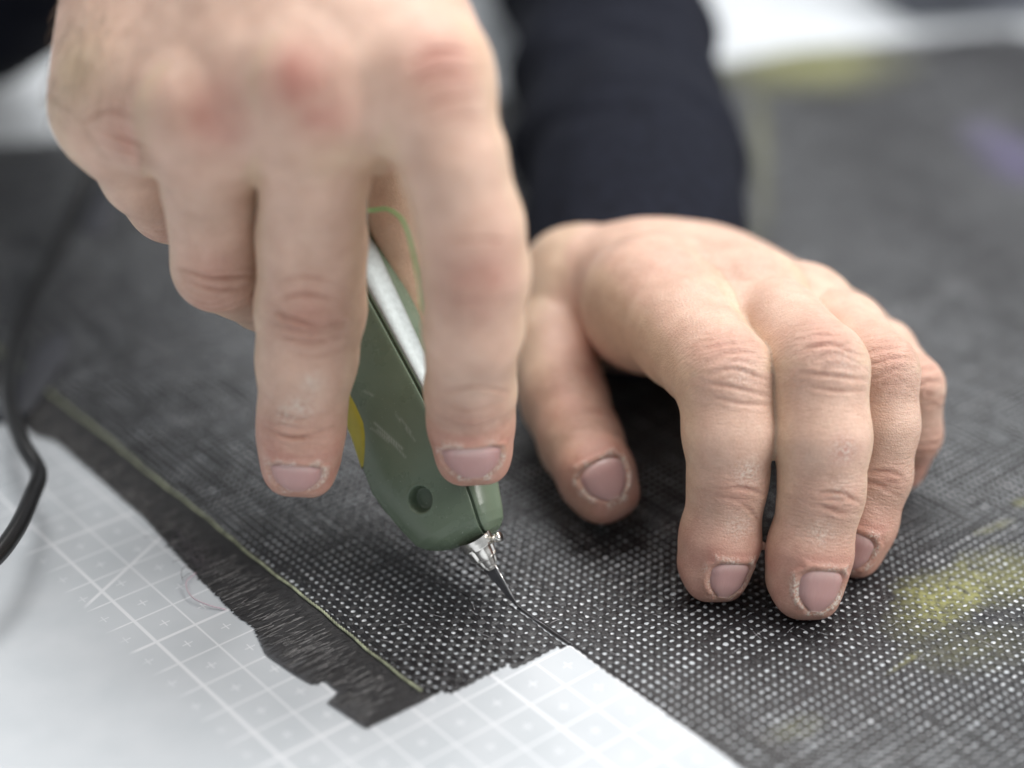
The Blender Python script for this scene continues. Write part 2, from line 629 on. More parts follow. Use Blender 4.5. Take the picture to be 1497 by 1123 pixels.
def build_fringe():
    """loose weft fibres past the stitch line, lying on the mat"""
    r = np.random.RandomState(11)
    # left outline of the fringe in grid coordinates
    eu = np.array([-30, -7.5, -5.0, -4.4, -1.9, 0.5, 1.9, 3.6, 5.3, 6.0, 7.0, 8.0, 8.45, 8.55, 9.15, 9.2, 10.4])
    ev = np.array([3.1, 3.1, 3.05, 3.35, 3.35, 3.30, 3.16, 3.0, 2.90, 2.95, 2.62, 2.72, 2.80, 3.10, 3.10, 2.72, 2.86])
    Vs, Fs, UVs = [], [], []
    n0 = 0
    for u in np.arange(-30, 10.45, 0.017):
        k = 7
        vend = np.interp(u, eu, ev) + 0.022 * r.randn() * (0.5 if u > 6.5 else 1)
        t = np.linspace(0, 1, k)
        vv = 4.46 + (vend - 4.46) * t
        drift = 0.045 * r.randn() * t ** 1.5 + 0.02 * np.sin(t * 6 + r.rand() * 6)
        uu = u + drift
        if not in_frame(G(u, 3.5)): continue
        wdt = 0.014 + 0.012 * r.rand()
        z = 0.024 - 0.008 * t + 0.018 * r.rand() * np.sin(t * 3.1) + 0.005 * r.rand()
        a = G(uu - wdt, vv, z); b = G(uu + wdt, vv, z); c = G(uu, vv, z + 0.012)
        V = np.stack([a, c, b], 1).reshape(-1, 3)
        i = np.arange(k - 1)[:, None] * 3 + np.arange(2)[None, :]
        F = np.stack([i, i + 1, i + 4, i + 3], -1).reshape(-1, 4)[:, ::-1]
        Vs.append(V); Fs.append(F + n0); n0 += len(V)
        UVs.append(np.stack([np.repeat(vv[:, None], 3, 1), np.repeat(np.array([[-.05, 0, .05]]) + u * 9, k, 0)], -1).reshape(-1, 2))
    mesh_obj('edge_fringe', np.concatenate(Vs), np.concatenate(Fs), M_CARBON_PLAIN, fabric, uv=np.concatenate(UVs), kind='stuff')
    # brighter filaments lying on top of the fringe
    Vs, Fs = [], []; n0 = 0
    for k in range(620):
        u = r.uniform(-9, 10.2); v = r.uniform(3.2, 4.2); L = r.uniform(0.15, 0.7)
        t = np.linspace(0, 1, 5)
        vv = np.maximum(v - L * t, np.interp(u, eu, ev)); uu = u + 0.05 * r.randn() * t
        V, F = tube(G(uu, vv, 0.044 + 0.016 * r.rand() * np.sin(t * 3)), 0.005, 4)
        Vs.append(V); Fs += [tuple(x + n0 for x in f) for f in F]; n0 += len(V)
    mesh_obj('loose_filaments', np.concatenate(Vs), Fs, simple_mat('pale_filament', (0.24, 0.235, 0.235), 0.3, nscale=900, namp=0.7), fabric, kind='stuff')
    # backing film that holds the end of the fringe
    fm_ = simple_mat('grey_film', (0.075, 0.074, 0.076), 0.42, nscale=150, namp=0.25)
    uu = np.arange(-30, 10.38, 0.12)
    vl = np.interp(uu, eu, ev) + 0.02
    A = G(uu, vl, 0.012); B = G(uu, np.full_like(uu, 4.44), 0.012)
    n = len(uu)
    V = np.concatenate([A, B]); i = np.arange(n - 1)
    mesh_obj('backing_film', V, np.stack([i, i + 1, i + 1 + n, i + n], -1), fm_, fabric)
    # cloudy end tape over the front end of the fringe
    tape = simple_mat('cloudy_tape', (0.080, 0.083, 0.090), 0.45, nscale=90, namp=0.45)
    uu = np.linspace(6.3, 10.36, 40)
    vl = np.interp(uu, eu, ev) - 0.015
    vr = vl * 0 + 2.95 + 0.32 * sstep(uu, 6.3, 7.4) + 0.55 * sstep(uu, 8.6, 10.2) + 0.02 * np.sin(uu * 3)
    A = G(uu, vl, 0.030); B = G(uu, vr, 0.020)
    n = len(uu); i = np.arange(n - 1)
    mesh_obj('end_tape', np.concatenate([A, B]), np.stack([i, i + 1, i + 1 + n, i + n], -1), tape, fabric)
    # stitched thread along the weave edge: a twisted two-strand cord that wavers
    uu = np.arange(-30, 10.2, 0.03)
    ph = uu * 2 * math.pi / 0.21
    base_v = 4.43 + 0.02 * np.sin(uu * 1.3) + 0.012 * np.sin(uu * 5.1)
    Vs = []; Fs = []; n0 = 0
    for k in range(2):
        pts = G(uu, base_v + 0.02 * np.cos(ph + k * math.pi), 0.062 + 0.018 * np.sin(ph + k * math.pi))
        keep = in_frame(pts)
        V, F = tube(pts[keep], 0.019, 6)
        Vs.append(V); Fs += [tuple(x + n0 for x in f) for f in F]; n0 += len(V)
    mesh_obj('stitch_thread', np.concatenate(Vs), Fs, M_THREAD, fabric)
    # stray fibres: tufts at the fringe end and nicks in the weave
    r = np.random.RandomState(5)
    hv = simple_mat('loose_fibre', (0.10, 0.09, 0.10), 0.4)
    Vs = []; Fs = []; n0 = 0
    for k in range(46):
        u = 2.2 + 1.6 * r.rand(); v = 3.25 + 0.25 * r.rand() - 0.1 * (u - 2)
        L = 0.5 + 0.9 * r.rand(); an = r.randn() * 0.8 + 2.7
        t = np.linspace(0, 1, 9)
        bend = r.randn() * 0.8
        pu = u + L * np.cumsum(np.cos(an + bend * t)) / 9
        pv = v + L * 0.6 * np.cumsum(np.sin(an + bend * t)) / 9
        pz = 0.05 + 0.55 * r.rand() * t * (1.3 - t)
        V, F = tube(G(pu, pv, pz), 0.006, 4)
        Vs.append(V); Fs += [tuple(x + n0 for x in f) for f in F]; n0 += len(V)
    mesh_obj('loose_fibres', np.concatenate(Vs), Fs, hv, fabric, kind='stuff')
    hv2 = simple_mat('broken_filament', (0.55, 0.55, 0.58), 0.25)
    Vs = []; Fs = []; n0 = 0
    for k in range(420):
        u = r.uniform(-6, 18); v = r.uniform(4.8, 20)
        if u > 10.8 and v < 8.3: continue
        L = r.uniform(0.1, 0.36)
        an = (0 if r.rand() < 0.6 else math.pi / 2) + r.randn() * 0.25
        t = np.linspace(0, 1, 5)
        pu = u + L * np.cos(an) * t + 0.03 * r.randn() * t * (1 - t); pv = v + L * np.sin(an) * t + 0.05 * r.randn() * t * t
        pz = 0.062 + fabric_z(u, v) - 0.018 + 0.03 * r.rand() * np.sin(t * 3.14)
        V, F = tube(G(pu, pv, pz), 0.0045, 4)
        Vs.append(V); Fs += [tuple(x + n0 for x in f) for f in F]; n0 += len(V)
    for k in range(1):                                            # raised filaments along the cut
        t = np.linspace(0, 1, 12)
        pu = SLIT_U0 + 0.1 + (1.9 + 0.1 * r.randn()) * t; pv = SLIT_V + 0.03 * r.randn() + 0.035 * r.randn() * np.sin(t * 5 + r.rand() * 3)
        V, F = tube(G(pu, pv, 0.045 + 0.01 * r.rand() + 0 * t), 0.0035, 4)
        Vs.append(V); Fs += [tuple(x + n0 for x in f) for f in F]; n0 += len(V)
    mesh_obj('broken_filaments', np.concatenate(Vs), Fs, hv2, fabric, kind='stuff')
    dk = simple_mat('dark_carbon_thread', (0.012, 0.012, 0.014), 0.35)
    Vs = []; Fs = []; n0 = 0
    for k in range(4):
        t = np.linspace(0, 1, 14)
        pu = SLIT_U0 + 0.15 + 1.8 * t
        pv = SLIT_V + 0.016 * k - 0.025 + 0.012 * np.sin(t * 7 + k)
        V, F = tube(G(pu, pv, 0.02 + 0.005 * (k % 2) + 0 * t), 0.013, 5)
        Vs.append(V); Fs += [tuple(x + n0 for x in f) for f in F]; n0 += len(V)
    mesh_obj('cut_edge', np.concatenate(Vs), Fs, dk, fabric)


build_fringe()


# ------------------------------------------------------------------ signed-distance modelling for the hands
def rcone(Pn, a, b, r1, r2):
    a = a.astype(np.float32); b = b.astype(np.float32)
    ba = b - a
    l2 = float(ba @ ba)
    rr = r1 - r2
    a2 = l2 - rr * rr
    if a2 <= 1e-6:
        q = Pn - (a if r1 > r2 else b)
        return np.sqrt((q * q).sum(-1)) - max(r1, r2)
    il2 = 1.0 / l2
    pa = Pn - a
    y = pa @ ba
    z = y - l2
    t = pa * l2 - y[..., None] * ba
    x2 = (t * t).sum(-1)
    y2 = y * y * l2; z2 = z * z * l2
    k = np.sign(rr) * rr * rr * x2
    d = (np.sqrt(np.maximum(x2 * a2 * il2, 0)) + y * rr) * il2 - r1
    m1 = np.sign(z) * a2 * z2 > k
    m2 = np.sign(y) * a2 * y2 < k
    d = np.where(m1, np.sqrt(np.maximum(x2 + z2, 0)) * il2 - r2, np.where(m2, np.sqrt(np.maximum(x2 + y2, 0)) * il2 - r1, d))
    return d.astype(np.float32)


def smin(a, b, k):
    h = np.maximum(k - np.abs(a - b), 0) / k
    return np.minimum(a, b) - h * h * k * 0.25


class Finger:
    def __init__(self, name, nodes, hint, joints, nail=None, kroot=0.9, rootlen=2.2, pad=True):
        """nodes: (px, py, depth, r_px); joints: indices of (mcp, pip, dip); nail: (v0, v1, width, roll)"""
        self.name = name
        self.p = np.array([P(*n[:3]) for n in nodes])
        self.r = np.array([n[3] * n[2] / FPX for n in nodes])
        self.hint = norm(hint)
        self.seg = np.linalg.norm(np.diff(self.p, axis=0), axis=1)
        self.s = np.concatenate([[0], np.cumsum(self.seg)])
        self.j = joints
        self.nail = nail
        self.kroot, self.rootlen = kroot, rootlen
        t = norm(self.p[-1] - self.p[-2])
        n = norm(self.hint - t * (self.hint @ t))
        side = np.cross(t, n)
        roll = nail[3] if nail else 0
        n2 = n * math.cos(roll) + side * math.sin(roll)
        self.tip = self.p[-1]; self.tt = t; self.tn = n2; self.ts = np.cross(t, n2)
        r = self.r[-1]
        self.extra = []
        if nail:
            for sgn in (-1, 1):
                o = self.ts * sgn * r * 0.30
                self.extra.append((self.tip - t * r * 0.7 + n2 * r * 0.40 + o, self.tip + t * r * 0.40 + n2 * r * 0.30 + o, r * 0.60, r * 0.54))
        if pad:
            self.extra.append((self.tip - t * r * 0.9 - n2 * r * 0.22, self.tip - t * r * 0.05 - n2 * r * 0.2, r * 0.92, r * 0.86))

    def sdf(self, Q):
        d = None
        for i in range(len(self.p) - 1):
            x = rcone(Q, self.p[i], self.p[i + 1], float(self.r[i]), float(self.r[i + 1]))
            d = x if d is None else smin(d, x, 0.22)
        for a, b, r1, r2 in self.extra:
            d = smin(d, rcone(Q, a, b, float(r1), float(r2)), 0.22)
        return d

    def coords(self, Q):
        """arc length, lateral distance from the dorsal line, distance to axis"""
        nb = len(self.seg)
        T = [(self.p[i + 1] - self.p[i]) / self.seg[i] for i in range(nb)]
        AL = np.stack([(Q - self.p[i]) @ T[i] for i in range(nb)])
        D = []; LT = []
        for i in range(nb):
            alc = np.clip(AL[i], 0 if i else -9, self.seg[i] if i < nb - 1 else 9)
            q = Q - self.p[i] - alc[:, None] * T[i]
            d = np.sqrt((q * q).sum(1))
            n = norm(self.hint - T[i] * (self.hint @ T[i])); sd = np.cross(T[i], n)
            D.append(d); LT.append(np.arctan2(q @ sd, q @ n) * np.maximum(d, 0.3))
        D = np.stack(D); LT = np.stack(LT)
        bi = D.argmin(0); k = np.arange(len(Q))
        best = D[bi, k]; lat = LT[bi, k]
        sa = np.zeros(len(Q))
        for i in range(nb):
            m = bi == i
            if not m.any(): continue
            L = self.seg[i]; al = AL[i][m]
            v = self.s[i] + al
            if i < nb - 1:                                            # towards the next joint
                ct = T[i] @ T[i + 1]; x = L - al; o = AL[i + 1][m]
                v = np.where(x < 0, self.s[i + 1] + 0.5 * (al - L + np.minimum(o, 0)), v - 0.5 * np.clip(-o - x * ct, 0, 2) * np.exp(-np.maximum(x, 0) / 0.7))
            if i > 0:
                ct = T[i] @ T[i - 1]; o = AL[i - 1][m] - self.seg[i - 1]
                v = np.where(al < 0, self.s[i] + 0.5 * (np.maximum(o, 0) + al), v + 0.5 * np.clip(o - al * ct, 0, 2) * np.exp(-np.maximum(al, 0) / 0.7))
            sa[m] = v
        return sa, lat, best

    def nail_vt(self, Q):
        """(v, lateral) of points in the nail frame"""
        q = Q - self.tip
        al = q @ self.tt
        x = q @ self.ts; y = q @ self.tn
        r = self.r[-1]
        lat = np.arctan2(x, np.maximum(y, 1e-3)) * r
        v = np.where(al < 0, al, np.arctan2(al, np.maximum(np.hypot(x, y), 1e-3)) * r)
        lat = np.where(y > 0, lat, 9)
        return v, lat

    def nail_half(self, tv):
        """half width factor along the nail, tv 0 (cuticle) .. 1 (free edge)"""
        tv = np.clip(tv, 0, 1)
        prox = np.sqrt(np.clip(1 - ((0.22 - np.minimum(tv, 0.22)) / 0.22) ** 2 * 0.62, 0, 1))
        dist = 1 - 0.62 * np.clip((tv - 0.45) / 0.55, 0, 1) ** 2.2
        return prox * dist


class Hand:
    def __init__(self, fingers, palm, kpalm=0.8):
        self.f, self.palm, self.k = fingers, palm, kpalm

    @staticmethod
    def culled(Q, pts, rad, fn, pad):
        lo = (np.min(pts, axis=0) - rad - pad).astype(np.float32); hi = (np.max(pts, axis=0) + rad + pad).astype(np.float32)
        ok = ((Q > lo) & (Q < hi)).all(1)
        if ok.all(): return fn(Q)
        out = np.full(len(Q), 4.0, np.float32)
        if ok.any(): out[ok] = fn(Q[ok])
        return out

    def sdf(self, Q, parts=None):
        Q = Q.astype(np.float32)
        d = None
        for a, b, r1, r2 in self.palm:
            x = self.culled(Q, (a, b), max(r1, r2), lambda q: rcone(q, a, b, r1, r2), self.k)
            d = x if d is None else smin(d, x, self.k)
        for f in self.f:
            x = self.culled(Q, f.p, f.r.max(), f.sdf, f.kroot + 0.1)
            if parts is not None: parts.append(x)
            dist = np.sqrt(((Q - f.p[0].astype(np.float32)) ** 2).sum(-1))
            w = 1 - sstep(dist, f.rootlen * 0.35, f.rootlen)
            d = smin(d, x, 0.05 + f.kroot * w)
        return d

    def grad(self, Q, e=0.012):
        g = np.zeros((len(Q), 3), np.float32)
        for k in ((1, -1, -1), (-1, -1, 1), (-1, 1, -1), (1, 1, 1)):
            k = np.array(k, np.float32)
            g += k * self.sdf(Q + k * e)[:, None]
        return g / (np.linalg.norm(g, axis=1, keepdims=True) + 1e-9)

    def hit(self, px, py):
        """points of the skin that the photo pixels show"""
        px = np.atleast_1d(np.asarray(px, float)); py = np.atleast_1d(np.asarray(py, float))
        a = np.array([P(x, y, 30.0) for x, y in zip(px, py)]); b = np.array([P(x, y, 31.0) for x, y in zip(px, py)])
        r = b - a; r /= np.linalg.norm(r, axis=1, keepdims=True)
        t = np.zeros(len(px))
        for _ in range(40):
            t += np.clip(self.sdf(a + r * t[:, None]), -0.5, 1.0) * 0.9
        return a + r * t[:, None]

    def bounds(self):
        lo = np.full(3, 1e9); hi = -lo
        for f in self.f:
            for p, r in zip(f.p, f.r): lo = np.minimum(lo, p - r); hi = np.maximum(hi, p + r)
        for a, b, r1, r2 in self.palm:
            for p, r in ((a, r1), (b, r2)): lo = np.minimum(lo, p - r); hi = np.maximum(hi, p + r)
        return lo - 0.3, hi + 0.3


def surface_nets(V, org, h):
    ins = V < 0
    nx, ny, nz = V.shape
    cnt = np.zeros((nx - 1, ny - 1, nz - 1), np.int8)
    for dx in (0, 1):
        for dy in (0, 1):
            for dz_ in (0, 1):
                cnt += ins[dx:nx - 1 + dx, dy:ny - 1 + dy, dz_:nz - 1 + dz_]
    act = (cnt > 0) & (cnt < 8)
    ids = -np.ones(act.shape, np.int64)
    I = np.argwhere(act)
    ids[act] = np.arange(len(I))
    acc = np.zeros((len(I), 3)); num = np.zeros(len(I))
    cor = [(0, 0, 0), (1, 0, 0), (0, 1, 0), (1, 1, 0), (0, 0, 1), (1, 0, 1), (0, 1, 1), (1, 1, 1)]
    val = [V[I[:, 0] + c[0], I[:, 1] + c[1], I[:, 2] + c[2]] for c in cor]
    for a in range(8):
        for ax in range(3):
            if cor[a][ax]: continue
            b = a + (1 << ax)
            m = (val[a] < 0) != (val[b] < 0)
            t = val[a][m] / (val[a][m] - val[b][m])
            pt = np.tile(np.array(cor[a], float), (m.sum(), 1)); pt[:, ax] += t
            acc[m] += pt; num[m] += 1
    verts = org + h * (I + acc / num[:, None])
    quads = []
    for ax in range(3):
        sl0 = [slice(None)] * 3; sl1 = [slice(None)] * 3
        sl0[ax] = slice(0, -1); sl1[ax] = slice(1, None)
        ch = ins[tuple(sl0)] != ins[tuple(sl1)]
        E = np.argwhere(ch)
        o1, o2 = (ax + 1) % 3, (ax + 2) % 3
        ok = (E[:, o1] > 0) & (E[:, o2] > 0) & (E[:, o1] < V.shape[o1] - 1) & (E[:, o2] < V.shape[o2] - 1)
        E = E[ok]
        def cid(d1, d2):
            c = E.copy(); c[:, o1] -= d1; c[:, o2] -= d2
            return ids[c[:, 0], c[:, 1], c[:, 2]]
        q = np.stack([cid(1, 1), cid(0, 1), cid(0, 0), cid(1, 0)], 1)
        flip = ~ins[E[:, 0], E[:, 1], E[:, 2]]
        q[flip] = q[flip][:, ::-1]
        quads.append(q)
    return verts, np.concatenate(quads)


def subdiv(V, Q):
    n = len(V)
    e = np.stack([Q, np.roll(Q, -1, 1)], -1).reshape(-1, 2)
    e.sort(1)
    key = e[:, 0] * n + e[:, 1]
    u, inv = np.unique(key, return_inverse=True)
    ea, eb = u // n, u % n
    Vm = (V[ea] + V[eb]) / 2
    Vf = V[Q].mean(1)
    inv = inv.reshape(-1, 4) + n
    fc = n + len(u) + np.arange(len(Q))
    Q2 = []
    for k in range(4):
        Q2.append(np.stack([Q[:, k], inv[:, k], fc, inv[:, k - 1]], 1))
    return np.concatenate([V, Vm, Vf]), np.concatenate(Q2)


def build_hand(H, parent, folds, blobs, voxel=0.084, label=None, seed=0, dryspots=()):
    lo, hi = H.bounds()
    ax = [np.arange(lo[k], hi[k], voxel) for k in range(3)]
    shp = tuple(len(a) for a in ax)
    B = 5                                                           # coarse blocks first, then only blocks near the skin
    nb = [-(-n // B) for n in shp]
    cg = np.stack(np.meshgrid(*[lo[k] + voxel * (np.arange(nb[k]) * B + (B - 1) / 2) for k in range(3)], indexing='ij'), -1).astype(np.float32)
    cd = H.sdf(cg.reshape(-1, 3)).reshape(nb)
    Vg = np.repeat(np.repeat(np.repeat(cd, B, 0), B, 1), B, 2)
    near = np.argwhere(np.abs(cd) < voxel * (B / 2 * 1.74 + 1.2))
    oo = np.stack(np.meshgrid(*[np.arange(B)] * 3, indexing='ij'), -1).reshape(-1, 3)
    for c0 in range(0, len(near), 3000):
        ix = (near[c0:c0 + 3000, None, :] * B + oo[None]).reshape(-1, 3)
        Vg[ix[:, 0], ix[:, 1], ix[:, 2]] = H.sdf((lo + voxel * ix).astype(np.float32))
    V, Q = surface_nets(Vg, lo, voxel)
    V, Q = subdiv(V, Q)
    for _ in range(2):
        d = H.sdf(V)
        V = V - H.grad(V) * np.clip(d, -0.1, 0.1)[:, None]
    V = V.astype(np.float64)
    Nn = H.grad(V).astype(np.float64)
    parts = []
    H.sdf(V, parts)
    parts = np.array(parts)
    fid = parts.argmin(0)
    fmin = parts.min(0)
    fw = 1 - sstep(fmin, 0.0, 0.35)                                # 1 on the fingers, fades on the back of the hand
    nv = len(V)
    disp = np.zeros(nv); wr = np.zeros(nv); dry = np.zeros(nv); red = np.zeros(nv); yel = np.zeros(nv); dark = np.zeros(nv)
    s = np.zeros(nv); lat = np.zeros(nv)
    disp += 0.05 * (vnoise(V * 0.9 + 11 + seed) - 0.5) + 0.022 * (vnoise(V * 2.3 + 5 + seed) - 0.5)
    for k, f in enumerate(H.f):
        m = np.flatnonzero((fid == k) & (fw > 0))
        if not len(m): continue
        sa, la, dd = f.coords(V[m])
        s[m] = sa; lat[m] = la
        wob = 0.07 * (vnoise(np.stack([la * 3.1, sa * 2.0, np.full_like(la, k * 7.3 + seed)], 1)) - 0.5)
        for ji, arcs in zip(f.j, folds):
            a = sa - f.s[ji] + wob
            rj = float(np.interp(f.s[ji], f.s, f.r))
            for (a0, cv, dep, wd, half) in arcs:
                x = (a - a0 - cv * la * la) / wd
                ms = np.exp(-(la / half) ** 4)
                pr = vnoise(np.stack([la * 2.4, np.full_like(la, a0 * 17), np.full_like(la, seed + k * 3.7)], 1))
                dp = dep * (0.45 + 1.1 * pr)
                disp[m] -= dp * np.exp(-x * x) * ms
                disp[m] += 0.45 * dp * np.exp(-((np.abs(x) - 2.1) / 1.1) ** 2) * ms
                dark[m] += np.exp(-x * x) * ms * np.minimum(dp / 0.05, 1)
            wr[m] = np.maximum(wr[m], np.exp(-((sa - f.s[ji]) / 0.75) ** 2) * np.exp(-(la / (rj * 1.15)) ** 4))
            red[m] = np.maximum(red[m], 0.55 * np.exp(-((sa - f.s[ji]) / 0.6) ** 2) * np.exp(-(la / 0.8) ** 2))
        red[m] *= fw[m]; wr[m] *= fw[m]
        tipd = f.s[-1] - sa
        red[m] = np.maximum(red[m], 0.75 * sstep(-tipd, -2.0, -0.3))
        yel[m] = np.maximum(yel[m], 0.55 * sstep(np.abs(la), 0.75, 1.35))
        if f.nail:
            v0, v1, wdt, _ = f.nail
            v, la2 = f.nail_vt(V[m])
            tv = (v - v0) / (v1 - v0)
            hwid = np.maximum(f.nail_half(tv) * wdt / 2, 0.02)
            # signed distance-like measure to the nail outline
            e = np.maximum(np.abs(la2) - hwid, np.maximum(v0 - v, v - v1))
            inside = 1 - sstep(e, -0.06, 0.03)
            disp[m] -= 0.045 * inside
            rim = np.exp(-((e - 0.09) / 0.075) ** 2)
            disp[m] += 0.045 * rim * np.where(tv > 0.9, 0.3, 1)
            pn = sstep(vnoise(V[m] * 4.2 + seed), 0.35, 0.7)
            dry[m] = np.maximum(dry[m], np.exp(-((e - 0.015) / 0.035) ** 2) * 1.0 * (0.25 + 0.75 * pn) + np.exp(-((e - 0.08) / 0.09) ** 2) * 0.85 * pn)
            red[m] = np.maximum(red[m], 0.9 * np.exp(-((e - 0.2) / 0.28) ** 2) * (tv < 0.25))
    for (px, py, d_, rad, amt, kind) in blobs:
        c = H.hit(px, py)[0]
        g = amt * np.exp(-(((V - c) ** 2).sum(1)) / rad ** 2)
        if kind == 'red': red = np.maximum(red, g)
        elif kind == 'dry': dry = np.maximum(dry, g)
        elif kind == 'yel': yel = np.maximum(yel, g)
        elif kind == 'bump': disp += g
        elif kind == 'wr': wr = np.maximum(wr, g)
    for (ptsd, dep, wd) in dryspots:                                # free-hand skin folds: polylines on the skin
        pq = spline([(q[0], q[1], 0) for q in ptsd], 24)
        pl = H.hit(pq[:, 0], pq[:, 1])
        near = np.flatnonzero((np.abs(V - pl.mean(0)).max(1)) < 3.0)
        dm = np.full(len(near), 1e9); tt = np.zeros(len(near))
        for i in range(23):
            a = pl[i]; ab = pl[i + 1] - a
            q = V[near] - a
            t = np.clip(q @ ab / (ab @ ab), 0, 1)
            dq = np.sqrt(((q - t[:, None] * ab) ** 2).sum(1))
            mm = dq < dm; dm[mm] = dq[mm]; tt[mm] = (i + t[mm]) / 23
        # distance measured along the surface only: discount the along-normal part
        x = dm / wd
        env = np.sin(np.clip(tt, 0.02, 0.98) * math.pi) ** 0.6 * (0.55 + 0.9 * vnoise(V[near] * 3.3 + 2))
        disp[near] -= dep * np.exp(-x * x) * env
        disp[near] += 0.4 * dep * np.exp(-((x - 2.2) / 1.1) ** 2) * env
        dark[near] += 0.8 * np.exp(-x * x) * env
    V2 = V + Nn * disp[:, None]
    base = np.array([0.668, 0.460, 0.362])
    mot = vnoise(V * 1.7 + 3 + seed)
    col_ = base * (0.93 + 0.14 * mot)[:, None]
    def mix(c, w_):
        nonlocal col_
        w_ = np.clip(w_, 0, 1)[:, None]
        col_ = col_ * (1 - w_) + np.array(c) * w_
    mix((0.62, 0.53, 0.33), yel * 0.5)
    mix((0.53, 0.25, 0.20), red * (0.58 + 0.42 * vnoise(V * 3.1 + seed)))
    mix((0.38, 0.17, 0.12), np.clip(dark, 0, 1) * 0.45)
    fsb = np.stack([s, lat, fid * 5.0 + seed], 1)
    colr = np.concatenate([col_, np.ones((nv, 1))], 1)
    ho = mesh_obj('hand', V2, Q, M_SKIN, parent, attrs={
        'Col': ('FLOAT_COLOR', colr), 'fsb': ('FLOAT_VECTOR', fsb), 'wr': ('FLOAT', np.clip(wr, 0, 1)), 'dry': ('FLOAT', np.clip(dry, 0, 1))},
        **({'label': label} if label else {}))
    # nails
    for f in H.f:
        if not f.nail: continue
        v0, v1, wdt, _ = f.nail
        nu, nvv = 21, 25
        tu = np.linspace(-1, 1, nu); tvv = np.linspace(0, 1, nvv)
        hw = f.nail_half(tvv) * wdt / 2
        LA = tu[None, :] * hw[:, None]; VV = np.repeat((v0 + (v1 - v0) * tvv)[:, None], nu, 1)
        # cuticle end bowed
        VV = VV + 0.10 * (LA / (wdt / 2)) ** 2 * (1 - tvv[:, None]) ** 2 * 1.2
        r = f.r[-1]
        th = LA / r; al = np.maximum(VV, 0) / r
        axp = f.tip + np.minimum(VV, 0)[..., None] * f.tt
        rad = np.cos(th)[..., None] * f.tn + np.sin(th)[..., None] * f.ts
        dr = np.cos(al)[..., None] * rad + np.sin(al)[..., None] * f.tt
        lo_ = np.zeros(VV.shape); hi_ = np.full(VV.shape, 2.2 * r)
        for _ in range(22):
            mid = (lo_ + hi_) / 2
            q = (axp + dr * mid[..., None]).reshape(-1, 3)
            ins = f.sdf(q.astype(np.float32)).reshape(VV.shape) < 0
            lo_ = np.where(ins, mid, lo_); hi_ = np.where(ins, hi_, mid)
        edge = np.maximum(np.abs(tu)[None, :] ** 6, np.maximum((1 - tvv)[:, None] ** 10, 0))
        lift = 0.012 + 0.022 * (1 - tu[None, :] ** 2) * np.ones((nvv, 1)) - 0.06 * edge
        p = axp + dr * (lo_ + lift)[..., None]
        low = p - dr * 0.09
        V_ = np.concatenate([p.reshape(-1, 3), low.reshape(-1, 3)])
        i = (np.arange(nvv - 1)[:, None] * nu + np.arange(nu - 1)[None, :])
        F = np.stack([i, i + 1, i + 1 + nu, i + nu], -1).reshape(-1, 4)
        # which winding faces outwards
        a0, a1, a2 = V_[F[0, 0]], V_[F[0, 1]], V_[F[0, 2]]
        if np.cross(a1 - a0, a2 - a0) @ f.tn < 0: F = F[:, ::-1]
        n1 = nu * nvv
        rimi = list(range(nu)) + [k * nu + nu - 1 for k in range(1, nvv)] + [(nvv - 1) * nu + k for k in range(nu - 2, -1, -1)] + [k * nu for k in range(nvv - 2, 0, -1)]
        R = np.array([(rimi[k], rimi[(k + 1) % len(rimi)], rimi[(k + 1) % len(rimi)] + n1, rimi[k] + n1) for k in range(len(rimi))])
        F = np.concatenate([F, R])
        tvm = np.repeat(tvv[:, None], nu, 1).ravel(); tum = np.repeat(tu[None, :], nvv, 0).ravel()
        lun = np.exp(-((tvm - 0.04) / 0.13) ** 2) * np.exp(-(tum / 0.75) ** 4)
        c = np.array([0.60, 0.365, 0.345]) * (1 - 0.28 * np.clip(np.abs(tum) ** 3 + 0.6 * (tvm - 0.55), 0, 1))[:, None]
        c = c * (1 - 0.55 * lun[:, None]) + 0.55 * lun[:, None] * np.array([0.62, 0.48, 0.45])
        fe = sstep(tvm, 0.93, 1.0)[:, None]
        c = c * (1 - 0.5 * fe) + 0.5 * fe * np.array([0.6, 0.45, 0.36])
        c2 = np.concatenate([c, c]); c2 = np.concatenate([c2, np.ones((len(c2), 1))], 1)
        uvn = np.stack([tum, tvm], 1); uvn = np.concatenate([uvn, uvn])
        mesh_obj('fingernail', V_, F, M_NAIL, ho, attrs={'Col': ('FLOAT_COLOR', c2)}, uv=uvn)
    return ho


TOCAM = np.array([0, -C_, S_])
# fold patterns, per joint (mcp, pip, dip): offset along the finger, bow, depth, width, half length (cm)
FOLDS = (
    [],
    [(-0.30, -0.22, 0.012, 0.045, 0.55), (-0.10, -0.10, 0.018, 0.045, 0.62), (0.12, 0.06, 0.022, 0.045, 0.68),
     (0.32, 0.20, 0.014, 0.04, 0.6), (0.48, 0.30, 0.010, 0.04, 0.5), (-0.48, -0.3, 0.010, 0.04, 0.5)],
    [(-0.07, -0.04, 0.020, 0.042, 0.58), (0.11, 0.05, 0.014, 0.04, 0.5), (-0.24, -0.08, 0.012, 0.04, 0.45)],
)

person = empty('person', P(420, 150, 36), label='person in a dark navy sweatshirt, one hand holding the cutter, one on the fabric',
               category='person')

